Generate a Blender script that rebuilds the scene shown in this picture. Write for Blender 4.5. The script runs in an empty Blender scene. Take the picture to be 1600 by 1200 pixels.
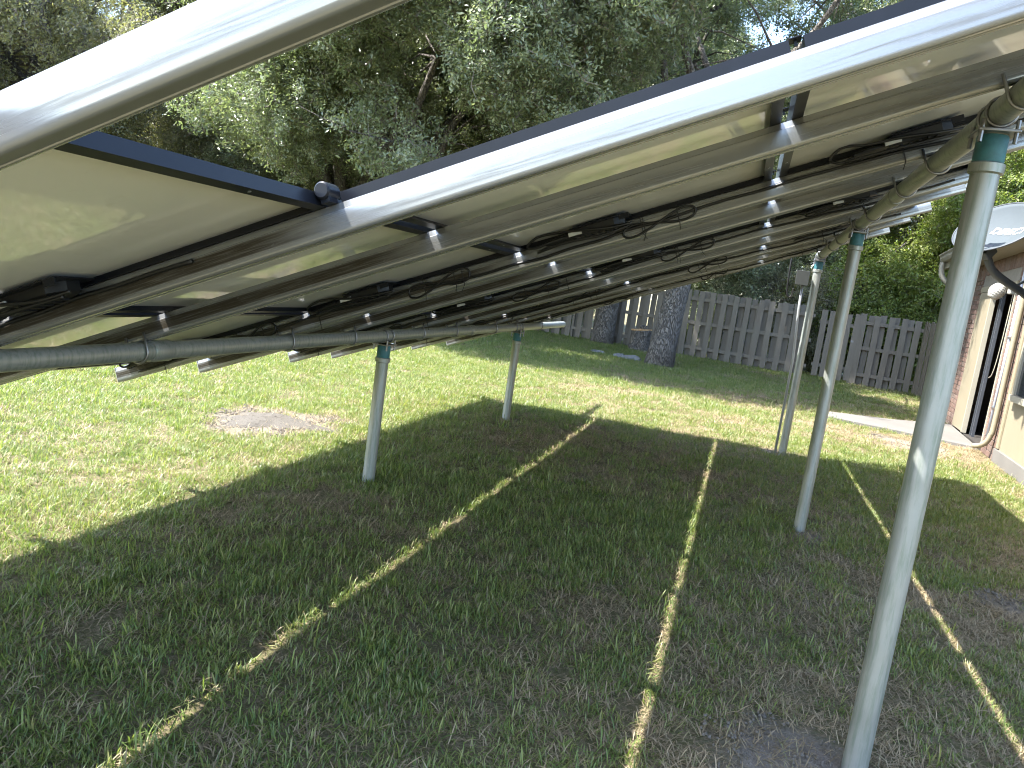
import bpy, bmesh, math, random
import numpy as np
from mathutils import Vector, Matrix

random.seed(7)
rng = np.random.default_rng(7)
PI = math.pi
scene = bpy.context.scene
COL = scene.collection

# ------------------------------------------------------------------ camera
CAM_H, PITCH, ROLL, YAW = 1.37, math.radians(7.768), math.radians(8.192), math.radians(16.14)
fw = Vector((-math.sin(YAW) * math.cos(PITCH), math.cos(YAW) * math.cos(PITCH), -math.sin(PITCH)))
rt = Vector((math.cos(YAW), math.sin(YAW), 0))
up = rt.cross(fw)
cr = rt * math.cos(ROLL) + up * math.sin(ROLL)
cu = up * math.cos(ROLL) - rt * math.sin(ROLL)
cam_data = bpy.data.cameras.new('camera')
cam_data.sensor_width = 36.0
cam_data.lens = 36.0 * 1203.0 / 1600.0
cam_data.clip_start = 0.02
cam_data.clip_end = 2000.0
cam = bpy.data.objects.new('camera', cam_data)
COL.objects.link(cam)
m = Matrix((cr, cu, -fw)).transposed().to_4x4()
m.translation = Vector((0, 0, CAM_H))
cam.matrix_world = m
scene.camera = cam

# ------------------------------------------------------------------ light
SUN_TO = Vector((-0.61, -0.25, 1.0)).normalized()
SUN_EL = math.asin(SUN_TO.z)
world = bpy.data.worlds.new('World')
scene.world = world
world.use_nodes = True
wn, wl = world.node_tree.nodes, world.node_tree.links
sky = wn.new('ShaderNodeTexSky')
sky.sky_type = 'NISHITA'
sky.sun_disc = False
sky.sun_elevation = SUN_EL
sky.sun_rotation = math.atan2(SUN_TO.x, SUN_TO.y)
sky.air_density = 1.0
sky.dust_density = 1.2
sky.ozone_density = 1.0
bg = wn['Background']
wl.new(sky.outputs[0], bg.inputs[0])
bg.inputs[1].default_value = 0.15
sun_data = bpy.data.lights.new('sun', 'SUN')
sun_data.energy = 3.9
sun_data.angle = math.radians(0.53)
sun_data.color = (1.0, 0.97, 0.91)
sun = bpy.data.objects.new('sun', sun_data)
COL.objects.link(sun)
sun.rotation_euler = SUN_TO.to_track_quat('Z', 'Y').to_euler()

vs = scene.view_settings
vs.view_transform = 'Standard'
vs.look = 'None'
vs.exposure = 2.6
vs.gamma = 1.0
scene.cycles.use_denoising = True
scene.cycles.use_adaptive_sampling = True
scene.cycles.adaptive_threshold = 0.016
scene.cycles.filter_width = 1.1
scene.cycles.max_bounces = 7
scene.cycles.diffuse_bounces = 3
scene.cycles.glossy_bounces = 4
scene.cycles.transmission_bounces = 4
scene.cycles.transparent_max_bounces = 4
scene.cycles.caustics_reflective = False
scene.cycles.caustics_refractive = False

# ------------------------------------------------------------------ material helpers
MATS = {}


class NT:
    def __init__(s, name):
        s.mat = bpy.data.materials.new(name)
        s.mat.use_nodes = True
        s.n = s.mat.node_tree.nodes
        s.l = s.mat.node_tree.links
        s.b = s.n['Principled BSDF']
        s.out = s.n['Material Output']
        MATS[name] = s.mat

    def new(s, t, **kw):
        o = s.n.new(t)
        for k, v in kw.items():
            setattr(o, k, v)
        return o

    def link(s, a, b):
        s.l.new(a, b)

    def coord(s, kind='Object', scale=(1, 1, 1), loc=(0, 0, 0), rot=(0, 0, 0)):
        tc = s.new('ShaderNodeTexCoord')
        mp = s.new('ShaderNodeMapping')
        mp.inputs['Scale'].default_value = scale
        mp.inputs['Location'].default_value = loc
        mp.inputs['Rotation'].default_value = rot
        s.link(tc.outputs[kind], mp.inputs[0])
        return mp.outputs[0]

    def world(s, scale=(1, 1, 1)):
        g = s.new('ShaderNodeNewGeometry')
        mp = s.new('ShaderNodeMapping')
        mp.inputs['Scale'].default_value = scale
        s.link(g.outputs['Position'], mp.inputs[0])
        return mp.outputs[0]

    def noise(s, vec, scale, detail=4, rough=0.55, dist=0.0):
        o = s.new('ShaderNodeTexNoise')
        o.inputs['Scale'].default_value = scale
        o.inputs['Detail'].default_value = detail
        o.inputs['Roughness'].default_value = rough
        o.inputs['Distortion'].default_value = dist
        s.link(vec, o.inputs['Vector'])
        return o.outputs['Fac']

    def ramp(s, fac, stops):
        o = s.new('ShaderNodeValToRGB')
        e = o.color_ramp.elements
        while len(e) > 1:
            e.remove(e[-1])
        e[0].position = stops[0][0]
        e[0].color = (*stops[0][1], 1)
        for p, c in stops[1:]:
            x = e.new(p)
            x.color = (*c, 1)
        s.link(fac, o.inputs[0])
        return o.outputs[0]

    def mix(s, fac, a, b, mode='MIX'):
        o = s.new('ShaderNodeMix', data_type='RGBA', blend_type=mode)
        for sock, v in ((o.inputs[0], fac), (o.inputs[6], a), (o.inputs[7], b)):
            if isinstance(v, bpy.types.NodeSocket):
                s.link(v, sock)
            elif isinstance(v, tuple):
                sock.default_value = (*v, 1)
            else:
                sock.default_value = v
        return o.outputs[2]

    def math(s, op, a, b=0.0, c=0.0, clamp=False):
        o = s.new('ShaderNodeMath', operation=op)
        o.use_clamp = clamp
        for i, v in enumerate((a, b, c)):
            if isinstance(v, bpy.types.NodeSocket):
                s.link(v, o.inputs[i])
            else:
                o.inputs[i].default_value = v
        return o.outputs[0]

    def smooth(s, x, lo, hi, a=0.0, b=1.0):
        o = s.new('ShaderNodeMapRange', interpolation_type='SMOOTHSTEP')
        s.link(x, o.inputs[0])
        o.inputs[1].default_value = lo
        o.inputs[2].default_value = hi
        o.inputs[3].default_value = a
        o.inputs[4].default_value = b
        return o.outputs[0]

    def bump(s, h, strength=0.3, dist=0.01):
        o = s.new('ShaderNodeBump')
        o.inputs['Strength'].default_value = strength
        o.inputs['Distance'].default_value = dist
        s.link(h, o.inputs['Height'])
        s.link(o.outputs[0], s.b.inputs['Normal'])

    def set(s, **kw):
        for k, v in kw.items():
            sock = s.b.inputs[k.replace('_', ' ')]
            if isinstance(v, bpy.types.NodeSocket):
                s.link(v, sock)
            elif isinstance(v, tuple):
                sock.default_value = (*v, 1) if len(v) == 3 and sock.type == 'RGBA' else v
            else:
                sock.default_value = v
        return s


def plain(name, col, rough=0.5, metal=0.0, var=0.12, scale=8.0, spec=0.5, bump=0.0):
    t = NT(name)
    v = t.coord('Object')
    f = t.noise(v, scale, 5, 0.6)
    c = t.mix(f, tuple(x * (1 - var * 1.6) for x in col), tuple(min(1, x * (1 + var)) for x in col))
    t.set(Base_Color=c, Roughness=rough, Metallic=metal, Specular_IOR_Level=spec)
    if bump:
        t.bump(t.noise(v, scale * 6, 4, 0.6), bump, 0.004)
    return t.mat


# aluminium rail with brown grime streaks (object x runs along the rail)
t = NT('rail_metal')
v = t.coord('Object', scale=(0.55, 9, 14))
streak = t.noise(v, 2.2, 6, 0.65, 0.3)
v2 = t.coord('Object', scale=(1.1, 30, 40))
fine = t.noise(v2, 6.0, 5, 0.7)
tc = t.new('ShaderNodeTexCoord')
sep = t.new('ShaderNodeSeparateXYZ')
t.link(tc.outputs['Object'], sep.inputs[0])
band_lo = t.smooth(sep.outputs[2], 0.016, 0.024)
band_hi = t.smooth(sep.outputs[2], 0.052, 0.060, 1.0, 0.0)
band = t.math('MULTIPLY', band_lo, band_hi)
along = t.smooth(sep.outputs[0], 0.95, 1.35, 1.0, 0.0)
cover = t.math('MAXIMUM', t.math('MULTIPLY', t.smooth(streak, 0.45, 0.60), 0.5), t.math('MULTIPLY', along, t.smooth(streak, 0.28, 0.46, 0.35, 1.0)))
grime = t.math('MULTIPLY', cover, t.math('ADD', t.math('MULTIPLY', band, 0.86), 0.14))
grime = t.math('MULTIPLY', grime, t.smooth(fine, 0.25, 0.55, 0.55, 1.0), clamp=True)
spots = t.smooth(t.noise(t.coord('Object', scale=(14, 26, 26)), 1.3, 6, 0.7), 0.62, 0.72)
c = t.mix(grime, (0.285, 0.29, 0.288), (0.036, 0.029, 0.019))
c = t.mix(t.math('MULTIPLY', spots, 0.35), c, (0.36, 0.36, 0.355))
t.set(Base_Color=c, Metallic=t.math('SUBTRACT', 0.58, t.math('MULTIPLY', grime, 0.4)),
      Roughness=t.math('ADD', t.math('MULTIPLY', fine, 0.12), t.math('ADD', 0.16, t.math('MULTIPLY', grime, 0.25))))
t.b.inputs['Anisotropic'].default_value = 0.35
t.b.inputs['Specular IOR Level'].default_value = 0.25
t.bump(fine, 0.05, 0.003)

# galvanised pipe
t = NT('galvanised')
v = t.coord('Object')
a = t.noise(v, 7, 5, 0.6)
b_ = t.noise(t.coord('Object', scale=(30, 30, 3)), 2.0, 5, 0.65)
spang = t.new('ShaderNodeTexVoronoi')
spang.inputs['Scale'].default_value = 90
t.link(v, spang.inputs['Vector'])
c = t.mix(a, (0.26, 0.27, 0.255), (0.40, 0.41, 0.39))
c = t.mix(t.smooth(b_, 0.42, 0.7, 0, 0.75), c, (0.19, 0.23, 0.19))
t.set(Base_Color=c, Metallic=0.55, Roughness=t.math('ADD', 0.36, t.math('MULTIPLY', a, 0.25)))
t.bump(t.noise(v, 120, 3, 0.6), 0.12, 0.002)

# glossy white backsheet of a panel
t = NT('backsheet')
v = t.world()
f = t.noise(v, 2.2, 4, 0.6)
g = t.noise(v, 14, 5, 0.65)
c = t.mix(f, (0.66, 0.67, 0.665), (0.76, 0.77, 0.765))
c = t.mix(t.smooth(g, 0.58, 0.8, 0, 0.25), c, (0.46, 0.43, 0.36))
t.set(Base_Color=c, Roughness=0.34, Coat_Weight=0.7, Coat_Roughness=0.035, Coat_IOR=1.5)
t.bump(t.noise(t.world((1, 1, 1)), 1.3, 2, 0.5), 0.05, 0.02)

# solar glass from above
t = NT('cell_glass')
v = t.coord('Object')
br = t.new('ShaderNodeTexBrick')
br.offset = 0
br.inputs['Color1'].default_value = (0.008, 0.012, 0.03, 1)
br.inputs['Color2'].default_value = (0.010, 0.014, 0.034, 1)
br.inputs['Mortar'].default_value = (0.05, 0.05, 0.055, 1)
br.inputs['Scale'].default_value = 1.0
br.inputs['Brick Width'].default_value = 0.17
br.inputs['Row Height'].default_value = 0.17
br.inputs['Mortar Size'].default_value = 0.003
t.link(v, br.inputs['Vector'])
t.set(Base_Color=br.outputs['Color'], Roughness=0.08)

plain('black_frame', (0.009, 0.0105, 0.015), 0.36, 0.0, 0.25, 12, spec=0.22)
plain('black_plastic', (0.006, 0.006, 0.0065), 0.45, 0, 0.3, 20)
plain('cable_black', (0.004, 0.004, 0.0045), 0.5, 0, 0.2, 20)
plain('sticker_white', (0.55, 0.55, 0.53), 0.5, 0, 0.15, 60)
plain('steel', (0.55, 0.55, 0.55), 0.3, 0.9, 0.2, 14)
plain('bolt_steel', (0.28, 0.28, 0.29), 0.42, 0.85, 0.25, 30)
plain('teal_paint', (0.04, 0.155, 0.18), 0.55, 0, 0.5, 26)
plain('grey_box', (0.055, 0.06, 0.06), 0.6, 0, 0.08, 5, spec=0.2)
plain('conduit_grey', (0.36, 0.37, 0.38), 0.45, 0.3, 0.15, 6)
plain('beige_paint', (0.230, 0.197, 0.138), 0.55, 0, 0.09, 2.5, bump=0.1)
plain('beige_trim', (0.245, 0.211, 0.143), 0.5, 0, 0.1, 3)
plain('cream_paint', (0.31, 0.285, 0.225), 0.5, 0, 0.08, 3)
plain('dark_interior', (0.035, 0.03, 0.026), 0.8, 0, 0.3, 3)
plain('red_box', (0.30, 0.11, 0.08), 0.6, 0, 0.2, 9)
plain('white_plastic', (0.34, 0.33, 0.30), 0.4, 0, 0.08, 6)
plain('pale_blue_pipe', (0.46, 0.50, 0.58), 0.4, 0, 0.1, 5)
plain('dish_grey', (0.068, 0.080, 0.088), 0.7, 0, 0.08, 5, spec=0.1)
plain('dish_dark', (0.05, 0.055, 0.065), 0.5, 0, 0.2, 8)
plain('letter_white', (0.42, 0.43, 0.44), 0.5, 0, 0.05, 10)
plain('mortar', (0.22, 0.20, 0.175), 0.9, 0, 0.2, 18, bump=0.4)
plain('cut_wood', (0.46, 0.29, 0.15), 0.8, 0, 0.3, 9, bump=0.4)
plain('stone_grey', (0.19, 0.185, 0.18), 0.8, 0, 0.35, 5, bump=0.5)
plain('roof_grey', (0.24, 0.23, 0.24), 0.85, 0, 0.3, 3, bump=0.4)
plain('roof_brown', (0.17, 0.14, 0.12), 0.85, 0, 0.3, 4, bump=0.4)
plain('glass_dark', (0.03, 0.035, 0.04), 0.06, 0, 0.1, 3)
plain('white_gutter', (0.272, 0.255, 0.212), 0.45, 0, 0.12, 4)
plain('green_tape', (0.02, 0.16, 0.09), 0.5, 0, 0.2, 10)

# brick
t = NT('brick')
oi = t.new('ShaderNodeObjectInfo')
f = t.noise(t.world(), 22, 5, 0.65)
c = t.ramp(oi.outputs['Random'], [(0.0, (0.092, 0.054, 0.042)), (0.35, (0.128, 0.072, 0.054)), (0.7, (0.155, 0.098, 0.077)), (1.0, (0.11, 0.08, 0.066))])
c = t.mix(t.smooth(f, 0.45, 0.75, 0, 0.5), c, (0.24, 0.195, 0.165))
t.set(Base_Color=c, Roughness=0.85)
t.bump(f, 0.4, 0.004)

# concrete
t = NT('concrete')
v = t.world()
f = t.noise(v, 1.6, 6, 0.65)
g = t.noise(v, 45, 4, 0.7)
c = t.mix(f, (0.092, 0.086, 0.078), (0.15, 0.14, 0.127))
c = t.mix(t.smooth(g, 0.5, 0.75, 0, 0.3), c, (0.22, 0.20, 0.18))
t.set(Base_Color=c, Roughness=0.88)
t.bump(g, 0.3, 0.004)

# weathered fence board
t = NT('weathered_wood')
oi = t.new('ShaderNodeObjectInfo')
v = t.coord('Object', scale=(34, 34, 2.2))
f = t.noise(v, 1.0, 6, 0.7, 0.4)
h = t.noise(t.world(), 1.4, 4, 0.6)
c = t.mix(f, (0.065, 0.055, 0.043), (0.235, 0.205, 0.165))
c = t.mix(t.smooth(h, 0.45, 0.75, 0, 0.45), c, (0.17, 0.165, 0.135))
c = t.mix(t.math('MULTIPLY', oi.outputs['Random'], 0.5), c, (0.17, 0.145, 0.115))
t.set(Base_Color=c, Roughness=0.88)
t.bump(f, 0.5, 0.004)

# bark
t = NT('bark')
v = t.world((1, 1, 0.22))
vo = t.new('ShaderNodeTexVoronoi')
vo.feature = 'DISTANCE_TO_EDGE'
vo.inputs['Scale'].default_value = 30
vv = t.new('ShaderNodeVectorMath', operation='ADD')
nn = t.new('ShaderNodeTexNoise')
nn.inputs['Scale'].default_value = 5
nn.inputs['Detail'].default_value = 4
t.link(v, nn.inputs['Vector'])
sc_ = t.new('ShaderNodeVectorMath', operation='SCALE')
sc_.inputs['Scale'].default_value = 0.22
t.link(nn.outputs['Color'], sc_.inputs[0])
t.link(v, vv.inputs[0])
t.link(sc_.outputs[0], vv.inputs[1])
t.link(vv.outputs[0], vo.inputs['Vector'])
crack = t.smooth(vo.outputs['Distance'], 0.0, 0.16)
f = t.noise(t.world(), 9, 6, 0.7)
c = t.mix(crack, (0.085, 0.073, 0.062), (0.17, 0.15, 0.13))
c = t.mix(t.smooth(f, 0.4, 0.75, 0, 0.5), c, (0.26, 0.245, 0.225))
t.set(Base_Color=c, Roughness=0.92)
hh = t.math('ADD', crack, t.math('MULTIPLY', f, 0.6))
t.bump(hh, 1.0, 0.05)


def leafy(name, stops, trans=0.35, rough=0.42, attr='tint', spec=0.5, tcol=(1.25, 1.35, 0.55)):
    t = NT(name)
    at = t.new('ShaderNodeAttribute')
    at.attribute_name = attr
    oi = t.new('ShaderNodeObjectInfo')
    fac = t.math('ADD', t.math('MULTIPLY', at.outputs['Fac'], 0.7), t.math('MULTIPLY', oi.outputs['Random'], 0.3))
    c = t.ramp(fac, stops)
    t.set(Base_Color=c, Roughness=rough, Specular_IOR_Level=spec)
    tr = t.new('ShaderNodeBsdfTranslucent')
    t.link(t.mix(1.0, c, tcol, 'MULTIPLY'), tr.inputs[0])
    ms = t.new('ShaderNodeMixShader')
    ms.inputs[0].default_value = trans
    t.link(t.b.outputs[0], ms.inputs[1])
    t.link(tr.outputs[0], ms.inputs[2])
    t.link(ms.outputs[0], t.out.inputs[0])
    return t.mat


leafy('grass_blade', [(0.0, (0.075, 0.118, 0.033)), (0.3, (0.13, 0.185, 0.05)), (0.58, (0.20, 0.245, 0.07)), (0.8, (0.27, 0.275, 0.115)), (1.0, (0.37, 0.325, 0.20))], 0.42, 0.42)
leafy('dry_blade', [(0.0, (0.15, 0.12, 0.07)), (0.4, (0.27, 0.205, 0.12)), (0.75, (0.38, 0.30, 0.19)), (1.0, (0.16, 0.19, 0.06))], 0.2, 0.6, tcol=(1.1, 1.0, 0.8))
leafy('oak_leaf', [(0.0, (0.115, 0.145, 0.085)), (0.4, (0.205, 0.238, 0.142)), (0.8, (0.285, 0.31, 0.185)), (1.0, (0.38, 0.36, 0.22))], 0.44, 0.3, spec=0.9, tcol=(1.0, 1.15, 0.62))
leafy('bright_leaf', [(0.0, (0.10, 0.15, 0.035)), (0.5, (0.18, 0.235, 0.06)), (1.0, (0.29, 0.31, 0.10))], 0.42, 0.38)
leafy('olive_leaf', [(0.0, (0.16, 0.17, 0.115)), (0.5, (0.25, 0.255, 0.165)), (1.0, (0.35, 0.32, 0.21))], 0.42, 0.4)
plain('twig', (0.17, 0.145, 0.12), 0.9, 0, 0.3, 10)

BARE = [(0.36, 2.46, 0.24), (0.62, 5.2, 0.16), (0.5, 8.2, 0.16), (1.75, 4.6, 0.26), (-3.36, 5.14, 0.50), (2.3, 10.7, 0.6)]
# lawn soil under the blades
t = NT('lawn_soil')
v = t.world()
n1 = t.noise(v, 0.9, 5, 0.6)
n2 = t.noise(v, 38, 5, 0.7)
n3 = t.noise(t.world((1, 1, 1)), 140, 3, 0.7)
c = t.mix(n1, (0.075, 0.085, 0.03), (0.15, 0.13, 0.065))
c = t.mix(t.smooth(n2, 0.4, 0.65), c, (0.21, 0.165, 0.105))
c = t.mix(t.smooth(n3, 0.5, 0.75, 0, 0.5), c, (0.06, 0.048, 0.032))
soil = t.mix(n2, (0.17, 0.147, 0.122), (0.30, 0.262, 0.218))
soil = t.mix(t.smooth(n3, 0.55, 0.75, 0, 0.6), soil, (0.11, 0.085, 0.06))
wob = t.math('MULTIPLY', t.math('SUBTRACT', t.noise(v, 3.2, 5, 0.65), 0.5), 1.5)
mask = None
for bx_, by_, br_ in BARE:
    vd = t.new('ShaderNodeVectorMath', operation='DISTANCE')
    t.link(v, vd.inputs[0])
    vd.inputs[1].default_value = (bx_, by_, 0)
    q_ = t.math('ADD', t.math('DIVIDE', vd.outputs['Value'], br_), wob)
    q_ = t.smooth(q_, 0.35, 1.45, 1.0, 0.0)
    mask = q_ if mask is None else t.math('MAXIMUM', mask, q_)
c = t.mix(mask, c, soil)
t.set(Base_Color=c, Roughness=0.95, Specular_IOR_Level=0.2)
t.bump(t.math('ADD', n2, n3), 0.8, 0.02)

t = NT('sandy_soil')
v = t.world()
n1 = t.noise(v, 7, 6, 0.65)
n2 = t.noise(v, 60, 5, 0.7)
c = t.mix(n1, (0.095, 0.085, 0.071), (0.145, 0.13, 0.11))
c = t.mix(t.smooth(n2, 0.54, 0.68), c, (0.045, 0.037, 0.028))
t.set(Base_Color=c, Roughness=0.95, Specular_IOR_Level=0.2)
t.bump(t.math('ADD', n1, n2), 0.9, 0.025)

t = NT('grey_soil')
v = t.world()
n1 = t.noise(v, 6, 6, 0.65)
n2 = t.noise(v, 70, 5, 0.7)
c = t.mix(n1, (0.15, 0.13, 0.108), (0.25, 0.22, 0.185))
c = t.mix(t.smooth(n2, 0.52, 0.7, 0, 0.7), c, (0.12, 0.095, 0.07))
t.set(Base_Color=c, Roughness=0.95, Specular_IOR_Level=0.2)
t.bump(t.math('ADD', n1, n2), 0.9, 0.02)


# ------------------------------------------------------------------ mesh helpers
def link(o, parent=None):
    COL.objects.link(o)
    if parent is not None:
        o.parent = parent
    return o


def mesh_obj(name, verts, faces, mat, parent=None, smooth=False, loc=(0, 0, 0), rot=(0, 0, 0)):
    me = bpy.data.meshes.new(name)
    me.from_pydata([tuple(v) for v in verts], [], faces)
    me.materials.append(MATS[mat] if isinstance(mat, str) else mat)
    if smooth:
        me.polygons.foreach_set('use_smooth', [True] * len(me.polygons))
    me.update()
    o = bpy.data.objects.new(name, me)
    o.location = loc
    o.rotation_euler = rot
    return link(o, parent)


def share(name, me, parent=None, loc=(0, 0, 0), rot=(0, 0, 0), scale=(1, 1, 1)):
    o = bpy.data.objects.new(name, me)
    o.location = loc
    o.rotation_euler = rot
    o.scale = scale
    return link(o, parent)


class G:
    """collects geometry for one mesh"""

    def __init__(s):
        s.v, s.f = [], []

    def add(s, vs, fs):
        k = len(s.v)
        s.v += [tuple(p) for p in vs]
        s.f += [tuple(i + k for i in f) for f in fs]
        return s

    def box(s, lo, hi, bev=0.0):
        x0, y0, z0 = lo
        x1, y1, z1 = hi
        if bev <= 0:
            vs = [(x0, y0, z0), (x1, y0, z0), (x1, y1, z0), (x0, y1, z0), (x0, y0, z1), (x1, y0, z1), (x1, y1, z1), (x0, y1, z1)]
            return s.add(vs, [(0, 3, 2, 1), (4, 5, 6, 7), (0, 1, 5, 4), (1, 2, 6, 5), (2, 3, 7, 6), (3, 0, 4, 7)])
        bm = bmesh.new()
        bmesh.ops.create_cube(bm, size=1)
        bmesh.ops.scale(bm, vec=(x1 - x0, y1 - y0, z1 - z0), verts=bm.verts)
        bmesh.ops.translate(bm, vec=((x0 + x1) / 2, (y0 + y1) / 2, (z0 + z1) / 2), verts=bm.verts)
        bmesh.ops.bevel(bm, geom=bm.edges[:], offset=bev, segments=2, affect='EDGES', profile=0.6)
        bm.verts.index_update()
        s.add([v.co[:] for v in bm.verts], [[v.index for v in f.verts] for f in bm.faces])
        bm.free()
        return s

    def tube(s, pts, rad, n=10, cap=True, closed=False):
        pts = [Vector(p) for p in pts]
        k = len(pts)
        rads = rad if isinstance(rad, (list, tuple)) else [rad] * k
        rings = []
        ref = None
        for i, p in enumerate(pts):
            if closed:
                d = pts[(i + 1) % k] - pts[i - 1]
            else:
                d = pts[min(i + 1, k - 1)] - pts[max(i - 1, 0)]
            if d.length < 1e-9:
                d = Vector((0, 0, 1))
            d.normalize()
            if ref is None:
                ref = Vector((0, 0, 1)) if abs(d.z) < 0.9 else Vector((1, 0, 0))
            a = (ref - d * ref.dot(d))
            if a.length < 1e-6:
                a = d.orthogonal()
            a.normalize()
            ref = a
            b = d.cross(a)
            rings.append([p + (a * math.cos(2 * PI * j / n) + b * math.sin(2 * PI * j / n)) * rads[i] for j in range(n)])
        vs = [q for r in rings for q in r]
        fs = []
        m_ = k if closed else k - 1
        for i in range(m_):
            i2 = (i + 1) % k
            for j in range(n):
                fs.append((i * n + j, i * n + (j + 1) % n, i2 * n + (j + 1) % n, i2 * n + j))
        if cap and not closed:
            fs.append(tuple(range(n - 1, -1, -1)))
            fs.append(tuple((k - 1) * n + j for j in range(n)))
        return s.add(vs, fs)

    def lathe(s, prof, n=20, axis=(0, 0, 0)):
        ox, oy, oz = axis
        vs, fs = [], []
        for r, z in prof:
            for j in range(n):
                a = 2 * PI * j / n
                vs.append((ox + r * math.cos(a), oy + r * math.sin(a), oz + z))
        for i in range(len(prof) - 1):
            for j in range(n):
                fs.append((i * n + j, i * n + (j + 1) % n, (i + 1) * n + (j + 1) % n, (i + 1) * n + j))
        fs.append(tuple(range(n - 1, -1, -1)))
        fs.append(tuple((len(prof) - 1) * n + j for j in range(n)))
        return s.add(vs, fs)

    def obj(s, name, mat, parent=None, smooth=False, loc=(0, 0, 0), rot=(0, 0, 0)):
        o = mesh_obj(name, s.v, s.f, mat, parent, smooth, loc, rot)
        return o


def shade_auto(o, ang=40):
    me = o.data
    me.polygons.foreach_set('use_smooth', [True] * len(me.polygons))
    bm = bmesh.new()
    bm.from_mesh(me)
    for e in bm.edges:
        e.smooth = not (len(e.link_faces) == 2 and e.calc_face_angle(0) > math.radians(ang))
    bm.to_mesh(me)
    bm.free()
    return o


def tag(o, label=None, cat=None, group=None, kind=None):
    if label:
        o['label'] = label
    if cat:
        o['category'] = cat
    if group:
        o['group'] = group
    if kind:
        o['kind'] = kind
    return o


def empty(name, loc=(0, 0, 0), rot=(0, 0, 0)):
    o = bpy.data.objects.new(name, None)
    o.empty_display_size = 0.1
    o.location = loc
    o.rotation_euler = rot
    return link(o)


# ------------------------------------------------------------------ instancing (grass, crowns)
def scatter_group(name, coll):
    ng = bpy.data.node_groups.new(name, 'GeometryNodeTree')
    ng.interface.new_socket('Geometry', in_out='INPUT', socket_type='NodeSocketGeometry')
    ng.interface.new_socket('Geometry', in_out='OUTPUT', socket_type='NodeSocketGeometry')
    N = ng.nodes
    gi, go = N.new('NodeGroupInput'), N.new('NodeGroupOutput')
    ci = N.new('GeometryNodeCollectionInfo')
    ci.inputs['Collection'].default_value = coll
    ci.inputs['Separate Children'].default_value = True
    ci.inputs['Reset Children'].default_value = True
    ip = N.new('GeometryNodeInstanceOnPoints')
    ip.inputs['Pick Instance'].default_value = True

    def attr(nm, ty):
        a = N.new('GeometryNodeInputNamedAttribute')
        a.data_type = ty
        a.inputs['Name'].default_value = nm
        return a.outputs['Attribute']
    L = ng.links
    L.new(gi.outputs[0], ip.inputs['Points'])
    L.new(ci.outputs[0], ip.inputs['Instance'])
    L.new(attr('idx', 'INT'), ip.inputs['Instance Index'])
    L.new(attr('rot', 'FLOAT_VECTOR'), ip.inputs['Rotation'])
    L.new(attr('scl', 'FLOAT'), ip.inputs['Scale'])
    L.new(ip.outputs[0], go.inputs[0])
    return ng


def scatter_obj(name, pts, rots, scls, idxs, group, parent=None, mat=None):
    me = bpy.data.meshes.new(name)
    n = len(pts)
    me.vertices.add(n)
    me.vertices.foreach_set('co', np.asarray(pts, np.float32).ravel())
    a = me.attributes.new('rot', 'FLOAT_VECTOR', 'POINT')
    a.data.foreach_set('vector', np.asarray(rots, np.float32).ravel())
    a = me.attributes.new('scl', 'FLOAT', 'POINT')
    a.data.foreach_set('value', np.asarray(scls, np.float32))
    a = me.attributes.new('idx', 'INT', 'POINT')
    a.data.foreach_set('value', np.asarray(idxs, np.int32))
    if mat:
        me.materials.append(MATS[mat])
    o = bpy.data.objects.new(name, me)
    md = o.modifiers.new('scatter', 'NODES')
    md.node_group = group
    return link(o, parent)


def tuft_mesh(name, n, spread, lmin, lmax, w, lean, mat, seg=3, flat=0.0):
    """n blades in one tuft"""
    vs, fs, tint = [], [], []
    for i in range(n):
        r = spread * math.sqrt(random.random())
        a = random.random() * 2 * PI
        bx, by = r * math.cos(a), r * math.sin(a)
        ln = random.uniform(lmin, lmax)
        az = random.random() * 2 * PI
        th = min(1.5, abs(random.gauss(0.0, lean)) + flat)     # lean from vertical at the base
        bend = random.uniform(0.1, 1.2)
        ww = w * random.uniform(0.7, 1.25)
        dx, dy = math.cos(az), math.sin(az)
        px, py = -dy, dx
        k0 = len(vs)
        x, z = 0.0, -0.004
        for sgi in range(seg + 1):
            u = sgi / seg
            wd = ww * (1.0 - 0.15 * u) if sgi < seg else 0.0
            cx, cy = bx + dx * x, by + dy * x
            if sgi < seg:
                vs.append((cx - px * wd / 2, cy - py * wd / 2, z))
                vs.append((cx + px * wd / 2, cy + py * wd / 2, z))
            else:
                vs.append((cx, cy, z))
            ang = min(1.62, th + bend * u)
            x += math.sin(ang) * ln / seg
            z += math.cos(ang) * ln / seg
            z = max(z, 0.003)
        for sgi in range(seg - 1):
            fs.append((k0 + 2 * sgi, k0 + 2 * sgi + 1, k0 + 2 * sgi + 3, k0 + 2 * sgi + 2))
        fs.append((k0 + 2 * seg - 2, k0 + 2 * seg - 1, k0 + 2 * seg))
        tint += [random.random()] * (2 * seg + 1)
    me = bpy.data.meshes.new(name)
    me.from_pydata(vs, [], fs)
    at = me.attributes.new('tint', 'FLOAT', 'POINT')
    at.data.foreach_set('value', tint)
    me.materials.append(MATS[mat])
    me.polygons.foreach_set('use_smooth', [True] * len(me.polygons))
    return bpy.data.objects.new(name, me)


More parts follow.
